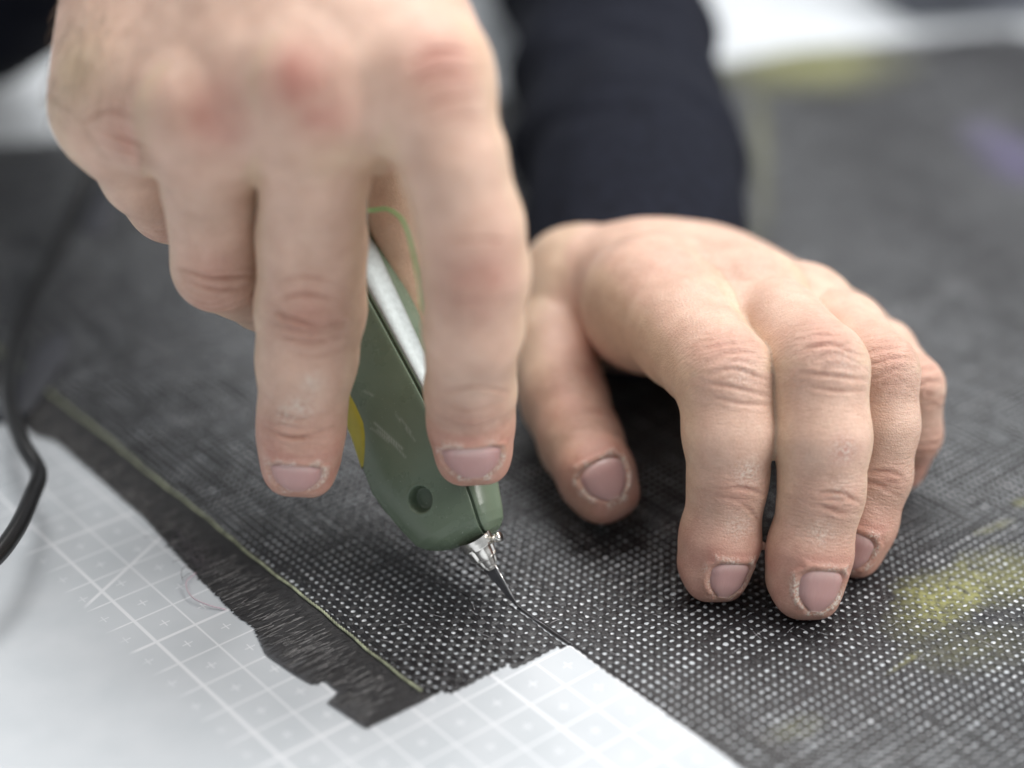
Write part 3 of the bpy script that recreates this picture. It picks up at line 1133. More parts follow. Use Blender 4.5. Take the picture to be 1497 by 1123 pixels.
# --- hand that holds the cutter (left in the picture)
RI = Finger('index', [(626, 118, 34.7, 77), (660, 230, 35.0, 79), (686, 330, 35.6, 78), (695, 398, 36.1, 79), (692, 480, 36.8, 72),
                      (688, 570, 38.5, 64.5), (688, 615, 39.1, 63), (691, 646, 39.5, 60)], TOCAM, (0, 3, 5),
            nail=(-0.68, 0.26, 1.30, 0.03), kroot=1.0, rootlen=2.6)
RM = Finger('middle', [(458, 130, 34.9, 82), (460, 250, 36.4, 80), (456, 350, 37.5, 80), (454, 450, 38.3, 80), (449, 525, 38.7, 73),
                       (442, 605, 39.1, 62.5), (440, 635, 39.3, 61), (440, 664, 39.6, 59)], TOCAM + np.array([0, 0, -.1]), (0, 3, 5),
            nail=(-0.38, 0.38, 1.15, 0.0), kroot=1.0, rootlen=2.6)
RR = Finger('ring', [(297, 172, 36.0, 77), (310, 270, 37.6, 72), (320, 388, 39.0, 67), (385, 425, 41.4, 58), (430, 395, 42.8, 52)],
            TOCAM, (0, 2, 3), kroot=1.0, rootlen=2.4)
RP = Finger('little', [(170, 170, 37.9, 76), (212, 250, 39.2, 64), (246, 295, 40.4, 58), (320, 330, 42.5, 48), (355, 300, 43.4, 44)],
            TOCAM, (0, 2, 3), kroot=0.9, rootlen=2.2)
RT = Finger('thumb', [(560, 60, 40.2, 80), (590, 230, 41.8, 62), (606, 400, 42.8, 58), (650, 520, 42.6, 55), (672, 585, 42.2, 48)],
            -TOCAM, (0, 2, 3), kroot=1.2, rootlen=3.0)
wr_r = P(360, -330, 40.5)
palm_r = []
wrs = [P(430, -300, 39.5), P(410, -310, 39.2), P(330, -310, 39.6), P(262, -290, 40.6)]
kn = [f.p[0] for f in (RI, RM, RR, RP)]
kr = [float(f.r[0]) for f in (RI, RM, RR, RP)]
for a_, r_, ww in zip(kn, kr, wrs):
    palm_r.append((a_, ww, r_ * 1.02, 1.5))
    palm_r.append((a_ - TOCAM * 1.1 + np.array([0, 0, 0.5]), ww - TOCAM * 0.9, r_ * 0.95, 1.4))
for i in range(3):                                                  # flesh between the metacarpals
    a_ = (kn[i] + kn[i + 1]) / 2; ww = (wrs[i] + wrs[i + 1]) / 2
    st = a_ * 0.86 + ww * 0.14
    palm_r.append((st + TOCAM * 0.10, ww + TOCAM * 0.1, (kr[i] + kr[i + 1]) / 2, 1.6))
for a_, (x, y, d_, r_) in zip(range(3), ((553, 205, 36.9, 52), (384, 235, 37.9, 38), (246, 205, 39.2, 40))):
    palm_r.append(((kn[a_] + kn[a_ + 1]) / 2 - TOCAM * 0.1, P(x, y, d_), (kr[a_] + kr[a_ + 1]) / 2 * 0.95, r_ * d_ / FPX))
palm_r.append((P(172, 120, 37.7), P(215, -120, 39.2), 1.14, 1.5))
palm_r.append((P(560, 60, 39.0), P(470, -260, 40.5), 1.35, 1.6))
palm_r.append((wr_r, P(300, -395, 46.5), 2.3, 2.2))
HR = Hand([RI, RM, RR, RP, RT], palm_r, 1.1)
blobs_r = [
    (436, 112, 33.5, 0.7, 1.25, 'red'), (470, 170, 33.7, 0.6, 1.0, 'red'), (430, 90, 33.6, .4, 1., 'red'), (312, 170, 34.8, 0.75, 1.0, 'red'), (300, 150, 34.8, .5, .7, 'red'),
    (650, 95, 33.4, 0.75, 1.0, 'red'), (660, 140, 33.4, 0.6, 0.5, 'red'), (180, 200, 36.8, 0.7, 0.7, 'red'),
    (705, 400, 34.4, 0.85, 0.75, 'red'), (448, 465, 37.1, 0.75, 0.7, 'red'), (310, 400, 37.9, 0.7, 0.6, 'red'),
    (440, 595, 38.1, 0.28, 1.0, 'dry'), (455, 560, 38.1, 0.22, 0.8, 'dry'), (420, 605, 38.1, 0.25, 0.9, 'dry'), (395, 680, 38, .2, .7, 'dry'),
    (500, 230, 33.7, 0.7, 0.5, 'yel'), (105, 100, 37.4, 0.9, 0.9, 'yel'), (740, 650, 38, .4, .6, 'yel'),
    (640, 60, 33.4, 1.0, -0.05, 'bump'), (450, 60, 33.2, 1.0, -0.08, 'bump'), (300, 120, 34.2, 0.9, -0.06, 'bump'),
    (650, 110, 33.4, 0.9, 0.9, 'wr'), (450, 140, 33.4, 0.9, 0.7, 'wr'), (180, 200, 36.9, 1.1, 1.0, 'wr'), (300, 330, 37.8, 1.0, 0.5, 'wr'),
]
lines_r = [
    ([(595, 95), (640, 72), (690, 78)], 0.040, 0.05),
    ([(590, 128), (630, 106), (710, 104)], 0.045, 0.05),
    ([(600, 165), (650, 147), (722, 139)], 0.040, 0.05),
    ([(615, 185), (660, 170), (715, 172)], 0.025, 0.05),
    ([(120, 178), (160, 160), (205, 176)], 0.045, 0.05),
    ([(140, 188), (185, 205), (228, 224)], 0.055, 0.05),
    ([(140, 205), (190, 222), (238, 238)], 0.035, 0.05),
    ([(160, 228), (205, 238), (245, 243)], 0.03, 0.05),
    ([(262, 392), (310, 406), (372, 402)], 0.060, 0.05),
    ([(272, 412), (320, 424), (366, 418)], 0.035, 0.05),
    ([(400, 440), (440, 430), (492, 436)], 0.055, 0.05),
    ([(398, 455), (430, 466), (462, 476), (512, 468)], 0.075, 0.05),
    ([(405, 448), (412, 462), (430, 488)], 0.03, 0.05),
    ([(408, 492), (452, 501), (505, 488)], 0.05, 0.05),
    ([(400, 415), (445, 405), (500, 415)], 0.025, 0.05),
    ([(420, 512), (460, 520), (505, 508)], 0.025, 0.05),
    ([(384, 624), (430, 640), (486, 626)], 0.055, 0.045),
    ([(395, 600), (435, 612), (480, 602)], 0.03, 0.045),
    ([(645, 572), (695, 566), (742, 574)], 0.055, 0.045),
    ([(650, 592), (690, 600), (738, 588)], 0.028, 0.045),
    ([(645, 352), (700, 350), (752, 354)], 0.035, 0.05),
    ([(655, 436), (705, 440), (750, 432)], 0.035, 0.05),
]
hand_r = build_hand(HR, person, FOLDS, blobs_r, seed=2, dryspots=lines_r)

def hand_hair():
    r = np.random.RandomState(8)
    me = hand_r.data
    co = np.empty(len(me.vertices) * 3, np.float32); me.vertices.foreach_get('co', co)
    no = np.empty(len(me.vertices) * 3, np.float32); me.vertices.foreach_get('normal', no)
    co = co.reshape(-1, 3) / S + np.array(person.location) / S; no = no.reshape(-1, 3)
    Vs = []; Fs = []; n0 = 0
    for c, rad, cnt in ((P(118, 80, 37.4), 1.5, 130), (P(190, 110, 36.6), 1.2, 40)):
        near = np.flatnonzero(((co - c) ** 2).sum(1) < rad * rad)
        near = near[(no[near] @ TOCAM) > -0.15]
        for i in r.choice(near, min(cnt, len(near)), replace=False):
            L = r.uniform(0.25, 0.6)
            d = norm(P(118 + r.uniform(-25, 25), 200, 37) - P(110, 100, 37.2) + 0.5 * r.randn(3) * 0.4)
            d = norm(d - no[i] * (d @ no[i]) + 0.25 * no[i])
            t = np.linspace(0, 1, 6)[:, None]
            pts = co[i] + d * L * t + no[i] * 0.05 * np.sin(t * 2.6) + 0.03 * r.randn(3) * t * t
            V, F = tube(pts, np.linspace(0.0042, 0.0015, 6), 4)
            Vs.append(V); Fs += [tuple(x + n0 for x in f) for f in F]; n0 += len(V)
    mesh_obj('hand_hair', np.concatenate(Vs), Fs, simple_mat('brown_hair', (0.10, 0.06, 0.035), 0.5), hand_r, kind='stuff')


hand_hair()

# --- hand that holds the cloth down (right in the picture)
LI = Finger('index', [(948, 440, 44.3, 80), (1003, 488, 42.3, 80), (1060, 552, 40.2, 72), (1066, 630, 40.1, 67), (1064, 705, 40.4, 57.5),
                      (1053, 785, 40.7, 57), (1044, 824, 40.9, 53)], np.array([0.1, -0.7, 0.7]), (0, 2, 4),
            nail=(-0.42, 0.48, 0.98, -0.34), kroot=1.2, rootlen=3.2)
LM = Finger('middle', [(1085, 440, 43.8, 66), (1142, 482, 42.0, 68), (1197, 540, 40.0, 72), (1203, 640, 39.9, 70), (1201, 722, 40.1, 62),
                       (1184, 805, 40.3, 60.5), (1177, 845, 40.4, 57)], np.array([0.1, -0.7, 0.7]), (0, 2, 4),
            nail=(-0.45, 0.55, 1.06, -0.22), kroot=1.2, rootlen=3.0)
LR = Finger('ring', [(1178, 458, 44.6, 60), (1236, 490, 43.0, 60), (1287, 545, 41.3, 56), (1290, 620, 41.4, 53), (1281, 695, 41.7, 50),
                     (1262, 765, 41.8, 48), (1250, 797, 41.9, 44)], np.array([0.1, -0.7, 0.7]), (0, 2, 4),
            nail=(-0.45, 0.50, 0.98, 0.30), kroot=0.8, rootlen=2.2)
LP = Finger('little', [(1238, 490, 46.0, 50), (1290, 518, 44.8, 48), (1335, 565, 43.4, 44), (1335, 635, 44.0, 40), (1318, 685, 44.6, 34)],
            np.array([0.2, -0.7, 0.7]), (0, 2, 3), kroot=0.7, rootlen=2.0)
LT = Finger('thumb', [(842, 415, 47.6, 74), (806, 505, 46.5, 66), (824, 585, 45.2, 63), (850, 648, 44.2, 60), (872, 695, 43.3, 56), (882, 714, 43.2, 51)],
            np.array([0.55, -0.6, 0.55]), (0, 2, 3), nail=(-0.45, 0.50, 1.10, 0.5), kroot=1.2, rootlen=2.6)
palm_l = []
wls = [P(880, 445, 50.3), P(910, 440, 50.6), P(945, 445, 51.0), P(975, 460, 51.4)]
knl = [f.p[0] for f in (LI, LM, LR, LP)]
krl = [float(f.r[0]) for f in (LI, LM, LR, LP)]
hump = [P(900, 410, 46.8), P(985, 407, 46.6), P(1058, 420, 47.2), P(1108, 454, 48.0)]
for a_, r_, hm, ww in zip(knl, krl, hump, wls):
    palm_l.append((a_, hm, r_, 1.18))
    palm_l.append((hm, ww, 1.18, 1.45))
for i in range(3):                                                  # flesh over the metacarpals
    palm_l.append(((knl[i] + knl[i + 1]) / 2 + np.array([0, 0.1, -0.05]), (hump[i] + hump[i + 1]) / 2 + np.array([0, 0, 0.08]), (krl[i] + krl[i + 1]) / 2, 1.25))
for a_, r_, hm, ww in zip(knl, krl, hump, wls):
    palm_l.append((a_ + np.array([0, 0.5, -0.9]), ww + np.array([0, 0, -0.3]), r_ * 0.9, 1.3))
palm_l.append((P(926, 425, 50.0), P(917, 215, 57), 1.75, 2.0))
palm_l.append((P(835, 420, 47.5), P(890, 420, 50), 1.35, 1.5))
HL = Hand([LI, LM, LR, LP, LT], palm_l, 0.9)
blobs_l = [
    (990, 380, 42.6, 0.9, 0.45, 'red'), (1120, 385, 42.8, 0.5, 0.4, 'red'), (1235, 660, 38.6, 0.33, 0.9, 'red'), (1235, 660, 38.6, 0.3, 0.75, 'dry'),
    (1095, 690, 39.2, 0.3, 0.9, 'dry'), (1090, 550, 38.9, 0.45, 0.35, 'dry'), (1235, 530, 38.6, 0.4, 0.35, 'dry'),
    (1230, 715, 39, .3, .4, 'dry'), (1080, 770, 39.8, .3, .5, 'dry'), (1200, 780, 39.3, .3, .5, 'dry'),
    (1000, 700, 39.9, .6, .5, 'red'), (880, 520, 45, 1.2, .5, 'red'), (820, 600, 43, 1.2, .6, 'red'),
    
]
lines_l = [
    ([(1035, 548), (1075, 540), (1120, 556)], 0.035, 0.045),
    ([(1030, 560), (1070, 566), (1125, 580)], 0.045, 0.045),
    ([(1040, 580), (1085, 590), (1128, 592)], 0.03, 0.045),
    ([(1170, 510), (1215, 506), (1262, 522)], 0.035, 0.045),
    ([(1168, 545), (1220, 550), (1268, 556)], 0.045, 0.045),
    ([(1180, 565), (1225, 572), (1265, 572)], 0.03, 0.045),
    ([(1195, 722), (1230, 722), (1262, 738)], 0.055, 0.045),
    ([(1200, 738), (1225, 750), (1258, 752)], 0.04, 0.045),
    ([(1062, 712), (1090, 714), (1118, 724)], 0.05, 0.045),
    ([(1070, 728), (1095, 745), (1112, 765)], 0.025, 0.045),
    ([(1268, 690), (1300, 690), (1322, 700)], 0.045, 0.045),
    ([(1270, 705), (1295, 715), (1320, 730)], 0.025, 0.045),
]
hand_l = build_hand(HL, person, FOLDS, blobs_l, seed=9, dryspots=lines_l)

# ------------------------------------------------------------------ clothing
M_CLOTH = simple_mat('navy_sweatshirt', (0.009, 0.0105, 0.018), 0.9, nscale=300, namp=0.3, bscale=900, bdist=0.0004)
M_CLOTH.node_tree.nodes['Principled BSDF'].inputs['Specular IOR Level'].default_value = 0.15


def sleeve(pts, rads, folds, squash=1.0, name='sleeve'):
    """cloth tube with fold relief and an open, turned-in cuff at its first end"""
    pts = np.array(pts); n = 150
    c = spline(pts, n); rr = np.interp(np.linspace(0, 1, n), np.linspace(0, 1, len(rads)), rads)
    seg = 96
    T = np.gradient(c, axis=0); T /= np.linalg.norm(T, axis=1, keepdims=True)
    ang = np.arange(seg) / seg * 2 * math.pi
    V = []
    L = np.concatenate([[0], np.cumsum(np.linalg.norm(np.diff(c, axis=0), axis=1))])
    for i in range(n):
        a = norm(np.cross(T[i], (0, 0, 1))); b = np.cross(a, T[i])
        l = L[i]
        rad = rr[i] * (1 + folds(l, ang))
        V.append(c[i] + rad[:, None] * (np.cos(ang)[:, None] * a + (squash + (1 - squash) * min(l / 9, 1)) * np.sin(ang)[:, None] * b))
    inner = V[0] + (c[0] - V[0]) * 0.06
    deep = c[8] + (V[8] - c[8]) * 0.86
    rows = [deep, inner] + V
    V = np.concatenate(rows)
    F = []
    for i in range(len(rows) - 1):
        for j in range(seg):
            k = (j + 1) % seg
            F.append((i * seg + j, i * seg + k, (i + 1) * seg + k, (i + 1) * seg + j))
    return mesh_obj(name, V, F, M_CLOTH, person)


def folds_l(l, ang):
    cuff = 0.03 * math.exp(-((l - 0.4) / 0.5) ** 2) - 0.05 * math.exp(-((l - 7.3) / 0.5) ** 2)
    q = np.stack([np.full_like(ang, l * 0.42) + 0.5 * np.sin(ang + 1), np.cos(ang) * 0.8 + 4, np.sin(ang) * 0.8 + 4], 1)
    w_ = 0.26 * (vnoise(q) - 0.5) * sstep(l, 4.5, 8.5)
    w2 = 0.09 * (vnoise(q * 2.3 + 7) - 0.5) * sstep(l, 3, 8)
    w3 = 0.008 * np.sin(ang * 9 + l * 0.4)
    return cuff + w_ + w2 + w3


sleeve([P(928, 452, 48.0), P(928, 340, 51.5), P(920, 205, 57), P(888, 50, 63), P(848, -120, 71), P(808, -290, 82), P(740, -560, 98)],
       [2.85, 3.25, 3.5, 3.55, 4.0, 4.8, 6.2], folds_l, 0.8)


def folds_r(l, ang):
    q = np.stack([np.full_like(ang, l * 0.4) + 0.5 * np.sin(ang), np.cos(ang) * 0.8 + 9, np.sin(ang) * 0.8 + 9], 1)
    return 0.24 * (vnoise(q) - 0.5) + 0.09 * (vnoise(q * 2.3 + 3) - 0.5)


sleeve([P(352, -352, 41.8), P(308, -400, 46), P(190, -330, 51.5), P(45, -185, 57), P(-100, -50, 65), P(-220, -150, 78), P(-180, -420, 96)],
       [2.9, 3.3, 3.8, 4.4, 4.8, 5.6, 6.5], folds_r)

# ------------------------------------------------------------------ cutter
M_GREEN = None


def body_mat():
    m, nt, b = new_mat('green_plastic')
    tc = nt.nodes.new('ShaderNodeTexCoord').outputs['Object']
    f = noise(nt, tc, 90, 5, 0.6)
    c = ramp(nt, f, [(0.3, (0.118, 0.158, 0.108)), (0.7, (0.145, 0.188, 0.134))])
    sp = noise(nt, tc, 1400, 2, 0.5)
    c = mixc(nt, ramp(nt, sp, [(0.735, (0, 0, 0)), (0.76, (1, 1, 1))]), c, (0.36, 0.40, 0.34))
    # a bundle of scratches
    scr = N(nt, 'ShaderNodeAttribute', attribute_name='scr').outputs['Fac']
    c = mixc(nt, scr, c, (0.34, 0.38, 0.33))
    nt.links.new(c, b.inputs['Base Color'])
    b.inputs['Roughness'].default_value = 0.40
    nt.links.new(math_n(nt, 'MULTIPLY_ADD', f, 0.25, 0.16), b.inputs['Roughness'])
    nt.links.new(bump(nt, noise(nt, tc, 2200, 2), 0.00004, 0.6), b.inputs['Normal'])
    return m


cutter = empty('craft_cutter', P(760, 885, 40.85), label='green handheld craft cutter with a silver strip, yellow pad and thin blade held by fingers',
               category='cutter')
E_AX = np.array([-0.475, -0.88]); W_AX = np.array([0.88, -0.475]); Q0 = np.array([672.0, 800.0])
K = 64.0                                                            # px per cm at the cutter
D0, D1 = 40.75, 42.9


def cut_px(t, w_):
    return Q0 + E_AX * t + W_AX * w_


A0 = P(*Q0, D0); A1 = P(*cut_px(560, 0), D1)
AX = norm(A1 - A0)
WX = P(*cut_px(0, 100), D0) - A0; WX = norm(WX - AX * (WX @ AX))
NX = np.cross(WX, AX)
if NX @ TOCAM < 0: NX = -NX
TL = np.linalg.norm(A1 - A0) / 560.0                                 # cm per t unit

tl = [-6, -4.5, -1.8, 3, 9.9, 18, 30, 60, 101, 126, 163, 205, 252, 400, 520, 560, 572]
wl = [50, 34, 10, -12, -30, -43, -54, -63, -72, -75, -70, -62, -57, -58, -50, -35, -5]
tr = [-6, -4.5, -2, 6, 18.5, 60, 150, 318, 424, 520, 560, 572]
wr_ = [58, 63, 68, 77, 83, 98, 108, 114, 124, 105, 80, 40]
tsm = [-6, -4.5, 10, 40, 72, 130, 224, 400, 572]
wsm = [51, 42.5, 44, 51, 57, 60, 61.6, 61.7, 40]
tn_ = [-6, -4.5, -2, 6, 18, 30, 60, 110, 200, 400, 520, 560, 572]
nn_ = [0.08, 0.22, 0.38, 0.55, 0.66, 0.72, 0.80, 0.90, 0.95, 0.95, 0.8, 0.5, 0.1]


def section(t, m=180):
    """closed cross-section (w, n) in cm at station t, starting at the left edge, over the front, seam, right, back"""
    L = np.interp(t, tl, wl) / K; R = np.interp(t, tr, wr_) / K; SM = np.clip(np.interp(t, tsm, wsm) / K, L + 0.05, R - 0.05); n = np.interp(t, tn_, nn_)
    ctrl = np.array([(L, -0.10 * n), (L + 0.05 * (SM - L), 0.16 * n), (L + 0.24 * (SM - L), 0.46 * n), (L + 0.55 * (SM - L), 0.72 * n), (L + 0.84 * (SM - L), 0.93 * n), (SM, n),
                     (SM + 0.40 * (R - SM), 0.86 * n), (SM + 0.86 * (R - SM), 0.42 * n), (R, 0.0), (SM + 0.6 * (R - SM), -0.75 * n),
                     (0.5 * (SM + L) + 0.3 * (R - SM), -1.0 * n), (L + 0.22 * (SM - L), -0.75 * n)])
    k = len(ctrl)
    ext = np.concatenate([ctrl[-2:], ctrl, ctrl[:3]])
    out = []
    for q in np.linspace(0, k, m, endpoint=False):
        i = int(q); f = q - i
        a, b, c, d = ext[i + 1], ext[i + 2], ext[i + 3], ext[i + 4]
        out.append(0.5 * ((2 * b) + (-a + c) * f + (2 * a - 5 * b + 4 * c - d) * f * f + (-a + 3 * b - 3 * c + d) * f ** 3))
    return np.array(out)


def sec3(t, wn):
    return A0 + AX * (t * TL) + WX * wn[:, :1] + NX * wn[:, 1:2]


def build_cutter():
    m = 240
    ts = np.concatenate([np.linspace(-6, 0, 14, endpoint=False), np.linspace(0, 40, 34, endpoint=False), np.linspace(40, 320, 170, endpoint=False),
                         np.linspace(320, 540, 60, endpoint=False), np.linspace(540, 572, 16)])
    W = np.array([section(t, m) for t in ts])                         # (T, m, 2)
    n = len(ts)
    Vg = np.array([sec3(t, w_) for t, w_ in zip(ts, W)])
    Nx = np.cross(np.gradient(Vg, axis=1), np.gradient(Vg, axis=0))
    Nx /= np.linalg.norm(Nx, axis=2, keepdims=True) + 1e-9
    cen = Vg.mean(1, keepdims=True)
    sg = np.sign(((Vg - cen) * Nx).sum(2).mean())
    Nx *= sg
    front = (W[..., 1] > -0.02)
    wpx = W[..., 0] * K; tpx = ts[:, None] * np.ones((1, m))
    sm = np.interp(ts, tsm, wsm)[:, None]
    disp = np.zeros((n, m))
    # seam between the two shells
    dseam = np.abs(wpx - sm) / K
    disp -= 0.09 * np.exp(-(dseam / 0.03) ** 4) * front * (1 - sstep(ts, 520, 540))[:, None] * sstep(ts, -6, -2)[:, None]
    # screw hole in the near shell
    hx, hy = 621 - Q0[0], 738 - Q0[1]
    ht, hw = hx * E_AX[0] + hy * E_AX[1], hx * W_AX[0] + hy * W_AX[1]
    rr = np.hypot(tpx - ht, (wpx - hw) * 1.0) / K
    disp -= 0.36 * (1 - sstep(rr, 0.235, 0.285)) * front
    disp += 0.012 * np.exp(-((rr - 0.32) / 0.03) ** 2) * front
    # shallow finger dish
    Vn = Vg + Nx * disp[..., None]
    # scratches
    scr = np.zeros((n, m))
    r = np.random.RandomState(4)
    for (x0, y0, x1, y1, a) in ((556, 630, 598, 668, 1), (560, 640, 590, 665, .9), (551, 637, 577, 658, .6), (575, 650, 602, 680, .7), (597, 626, 612, 646, .6), (542, 585, 556, 592, .6), (604, 640, 618, 658, .5), (590, 620, 596, 630, .5)):
        q0 = np.array([x0, y0]) - Q0; q1 = np.array([x1, y1]) - Q0
        a0 = np.array([q0 @ E_AX, q0 @ W_AX]); a1 = np.array([q1 @ E_AX, q1 @ W_AX])
        d = a1 - a0; px_ = np.stack([tpx - a0[0], wpx - a0[1]], -1)
        tt = np.clip(px_ @ d / (d @ d), 0, 1)
        dist = np.linalg.norm(px_ - tt[..., None] * d, axis=-1)
        scr = np.maximum(scr, a * 0.8 * np.exp(-(dist / 1.3) ** 2) * front)
    i = np.arange(n - 1)[:, None] * m + np.arange(m)[None, :]
    j = np.arange(n - 1)[:, None] * m + (np.arange(m)[None, :] + 1) % m
    F = np.stack([i, j, j + m, i + m], -1).reshape(-1, 4)
    V = Vn.reshape(-1, 3)
    a0, a1, a2 = V[F[1000, 0]], V[F[1000, 1]], V[F[1000, 2]]
    if np.cross(a1 - a0, a2 - a0) @ Nx.reshape(-1, 3)[F[1000, 0]] < 0: F = F[:, ::-1]
    Fl = [tuple(f) for f in F.tolist()] + [tuple(range(m)), tuple((n - 1) * m + k for k in range(m))]
    mesh_obj('housing', V, Fl, body_mat(), cutter, attrs={'scr': ('FLOAT', scr.ravel())})

    def patch(name, tr0, tr1, wlo, whi, lift, mat, thick=0.05, nt_=60, nw=24):
        """inlay following the front surface between w = wlo(t) and whi(t) (px)"""
        tt = np.linspace(tr0, tr1, nt_)
        rows = []
        for t in tt:
            s_ = section(t, 600)
            qq = np.linspace(0, 12, 600, endpoint=False)
            up = slice(0, 380)                                      # left edge, over the front, to the right side
            inv = lambda x: np.interp(x / K, np.maximum.accumulate(s_[up, 0]), qq[up])
            q0_ = -1.3 if wlo(t) < -150 else inv(wlo(t))
            qs = np.linspace(q0_, inv(whi(t)), nw) % 12
            s2 = np.concatenate([s_, s_[:1]]); q2 = np.concatenate([qq, [12.0]])
            q = np.stack([np.interp(qs, q2, s2[:, 0]), np.interp(qs, q2, s2[:, 1])], 1)
            tg = np.gradient(q, axis=0); nr = np.stack([-tg[:, 1], tg[:, 0]], 1); nr /= np.linalg.norm(nr, axis=1, keepdims=True) + 1e-9
            e = 1 - np.maximum(np.abs(np.linspace(-1, 1, nw)) ** 12, 0)
            rows.append(sec3(t, q + nr * (lift * e[:, None] - 0.01 * (1 - e[:, None]))))
        V = np.array(rows).reshape(-1, 3)
        i = np.arange(nt_ - 1)[:, None] * nw + np.arange(nw - 1)[None, :]
        F = np.stack([i, i + 1, i + 1 + nw, i + nw], -1).reshape(-1, 4)
        a0, a1, a2 = V[F[50, 0]], V[F[50, 1]], V[F[50, 2]]
        if np.cross(a1 - a0, a2 - a0) @ NX < 0: F = F[:, ::-1]
        return mesh_obj(name, V, F, mat, cutter)
    silver = simple_mat('brushed_silver', (0.40, 0.44, 0.44), 0.5, 0.6, nscale=800, namp=0.1)
    patch('silver_strip', 90, 500, lambda t: 66 + 0 * t, lambda t: np.interp(t, [90, 286, 430, 500], [84, 97, 108, 96]), 0.03, silver)
    yellow = simple_mat('yellow_pad', (0.42, 0.36, 0.035), 0.5, nscale=200, namp=0.12)
    patch('grip_pad', 165, 430, lambda t: -200, lambda t: np.interp(t, [165, 180, 197, 215, 240, 430], [-68, -55, -43, -35, -33, -33]), 0.035, yellow)

    # collet, screw, blade
    steel = simple_mat('bright_steel', (0.88, 0.86, 0.82), 0.22, 1.0, nscale=300, namp=0.1)
    c0 = P(692, 783, 40.55); c1 = P(699, 797, 40.6); c2 = P(716.5, 827, 40.75); c3 = P(719, 831, 40.76)
    pts = [c0, c0 * .6 + c1 * .4, c1, c1 * .97 + c2 * .03, c1 * .45 + c2 * .55, c1 * .43 + c2 * .57, c1 * .1 + c2 * .9, c1 * .08 + c2 * .92, c2, c3]
    rad = [0.40, 0.40, 0.39, 0.355, 0.295, 0.275, 0.215, 0.185, 0.175, 0.12]
    ax_ = norm(c2 - c1); fr_ = norm(TOCAM - ax_ * (TOCAM @ ax_)); sd_ = np.cross(ax_, fr_)
    fine = spline(pts, 70); rf = np.interp(np.linspace(0, 1, 70), np.linspace(0, 1, len(rad)), rad)
    th = np.arange(96) / 96 * 2 * math.pi
    V = []
    for i in range(70):
        k = i / 69
        jaw = sum(np.exp(-(((th - a0 + math.pi) % (2 * math.pi) - math.pi) / 0.09) ** 2) for a0 in (0.55, 0.55 + math.pi / 2, 0.55 + math.pi, 0.55 + 1.5 * math.pi))
        flat = 1 - 0.06 * np.maximum(np.cos(2 * (th + 0.3)), 0) * (k > 0.55)
        V.append(fine[i] + (rf[i] * flat * (1 - 0.22 * jaw * (0.18 < k < 0.97)))[:, None] * (np.cos(th)[:, None] * fr_ + np.sin(th)[:, None] * sd_))
    V = np.concatenate(V)
    F = [(i * 96 + j, i * 96 + (j + 1) % 96, (i + 1) * 96 + (j + 1) % 96, (i + 1) * 96 + j) for i in range(69) for j in range(96)]
    F.append(tuple(69 * 96 + j for j in range(96)))
    co = mesh_obj('collet', V, F, steel, cutter, smooth=True)
    V, F = tube([c1 * .5 + c2 * .5, c1 * .44 + c2 * .56], [0.305, 0.29], 40)
    mesh_obj('collet_ring', V, F, steel, co)
    V, F = tube([P(714, 791, 40.5), P(726, 786.5, 40.35), P(727, 786, 40.34), P(732, 784.3, 40.3)], [0.09, 0.09, 0.12, 0.115], 20)
    mesh_obj('set_screw', V, F, steel, cutter)
    bd = simple_mat('blade_steel', (0.035, 0.035, 0.04), 0.42, 0.3, nscale=500, namp=0.2)
    # blade: flat steel strip ground to a point, edge on the right
    dep = lambda y: 40.76 + (y - 830) / 55 * 0.10
    L = [(706, 832), (728, 857.5), (747.5, 879.5), (757, 887.5)]
    Rr = [(722, 824), (735, 846), (748, 870), (758, 887)]
    V = []; th = NX * 0.022
    for (a, b) in zip(L, Rr):
        pa = P(*a, dep(a[1])); pb = P(*b, dep(b[1]))
        mid = pa * 0.25 + pb * 0.75
        V += [pa + th, mid + th, pb + NX * 0.002, pb - NX * 0.002, mid - th, pa - th]
    F = []
    for i in range(3):
        for k in range(6):
            kk = (k + 1) % 6
            F.append((i * 6 + k, i * 6 + kk, (i + 1) * 6 + kk, (i + 1) * 6 + k))
    F += [tuple(range(6)), tuple(18 + k for k in range(6))]
    bo = mesh_obj('blade', V, F, bd, cutter, smooth=False)
    eg = simple_mat('ground_edge', (0.85, 0.85, 0.86), 0.18, 1.0)
    V = []
    for b in Rr:
        pb = P(*b, dep(b[1])); V.append(pb)
    V, F = tube(V, [0.022, 0.02, 0.017, 0.010], 8)
    mesh_obj('cutting_edge', V, F, eg, bo)
    # green light glint on the index finger's inner edge, added as a thin tube
    gr = simple_mat('glint_green', (0.20, 0.55, 0.20), 0.25, coat=0.4)
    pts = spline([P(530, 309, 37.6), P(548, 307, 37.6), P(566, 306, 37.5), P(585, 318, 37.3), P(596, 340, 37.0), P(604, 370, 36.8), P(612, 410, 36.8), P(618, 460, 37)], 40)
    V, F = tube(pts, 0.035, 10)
    mesh_obj('finger_glint', V, F, gr, cutter)


build_cutter()

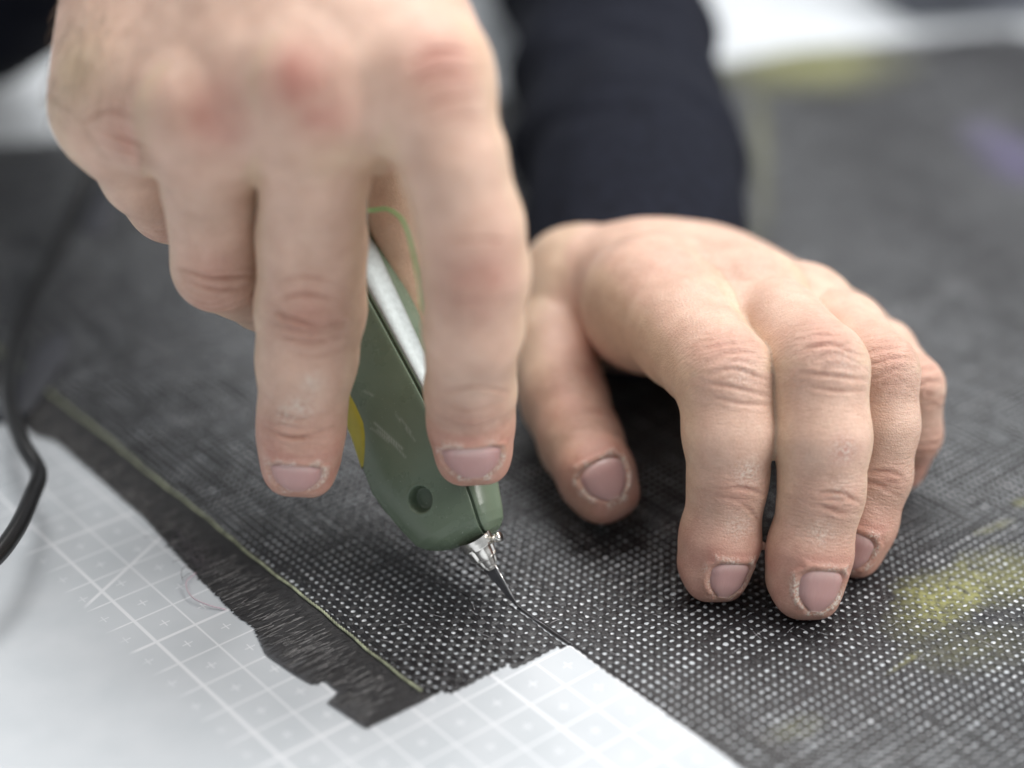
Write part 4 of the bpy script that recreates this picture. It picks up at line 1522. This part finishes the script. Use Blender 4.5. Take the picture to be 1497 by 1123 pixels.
# ------------------------------------------------------------------ cable and small things on the left
M_CABLE = simple_mat('black_rubber', (0.012, 0.012, 0.013), 0.35, nscale=100)
pts = spline([P(300, 60, 60), P(215, 130, 59.5), P(140, 240, 58.5), P(95, 345, 56), P(52, 425, 53.5), P(22, 500, 50.5), P(12, 580, 46.6),
              P(32, 645, 44.6), P(56, 690, 43.6), P(46, 726, 42.3), P(20, 780, 40.8), P(-25, 830, 39.6), P(-120, 880, 38.5)], 160)
V, F = tube(pts, 0.21, 18)
mesh_obj('power_cable', V, F, M_CABLE, None, label='black cable curving down onto the left corner of the mat', category='cable')
M_STRAP = simple_mat('grey_webbing', (0.05, 0.052, 0.062), 0.6, nscale=200, bscale=700)
c = spline([P(210, 200, 62), P(150, 300, 60.5), P(118, 390, 57.5), P(90, 470, 54), P(55, 545, 50.5), P(10, 610, 48)], 70)
V, F = tube(c, 0.62, 20, flat=0.3)
mesh_obj('webbing_strap', V, F, M_STRAP, None, label='dark grey webbing strap lying on the black fabric beside the cable', category='strap')
# curled scrap of pink film by the fringe
pk = simple_mat('pink_film', (0.62, 0.50, 0.56), 0.3)
t = np.linspace(0, 1, 40)
pl = spline([Pz(286, 838, 0.05), Pz(272, 852, 0.10), Pz(280, 872, 0.12), Pz(303, 884, 0.10), Pz(330, 891, 0.05)], 40)
V, F = tube(pl, 0.018, 8)
mesh_obj('thread_scrap', V, F, pk, None, label='curled pink thread scrap lying on the mat by the fringe', category='thread')

# blurred things at the far edge
def box(name, c, sx, sy, sz, mat, rot, bev=0.25, **pr):
    import bmesh
    bm = bmesh.new()
    bmesh.ops.create_cube(bm, size=1)
    for v in bm.verts: v.co.x *= sx; v.co.y *= sy; v.co.z *= sz
    bmesh.ops.bevel(bm, geom=bm.edges[:], offset=bev, segments=3, affect='EDGES')
    R_ = np.array([[math.cos(rot), -math.sin(rot), 0], [math.sin(rot), math.cos(rot), 0], [0, 0, 1]])
    V = np.array([v.co[:] for v in bm.verts]) @ R_.T + np.array(c)
    F = [tuple(v.index for v in f.verts) for f in bm.faces]
    bm.free()
    return mesh_obj(name, V, F, mat, **pr)


crate = empty('storage_box', (20.5, 79, -0.5), label='grey box with a reddish lid at the far right end of the table', category='box')
box('box_body', (21.5, 80, 2.0), 9, 6, 5, simple_mat('grey_card', (0.16, 0.17, 0.20), 0.6), 0.15, parent=crate)
box('box_lid', (21.5, 80, 5.1), 9.3, 6.3, 1.2, simple_mat('red_lid', (0.30, 0.16, 0.17), 0.5), 0.15, parent=crate)
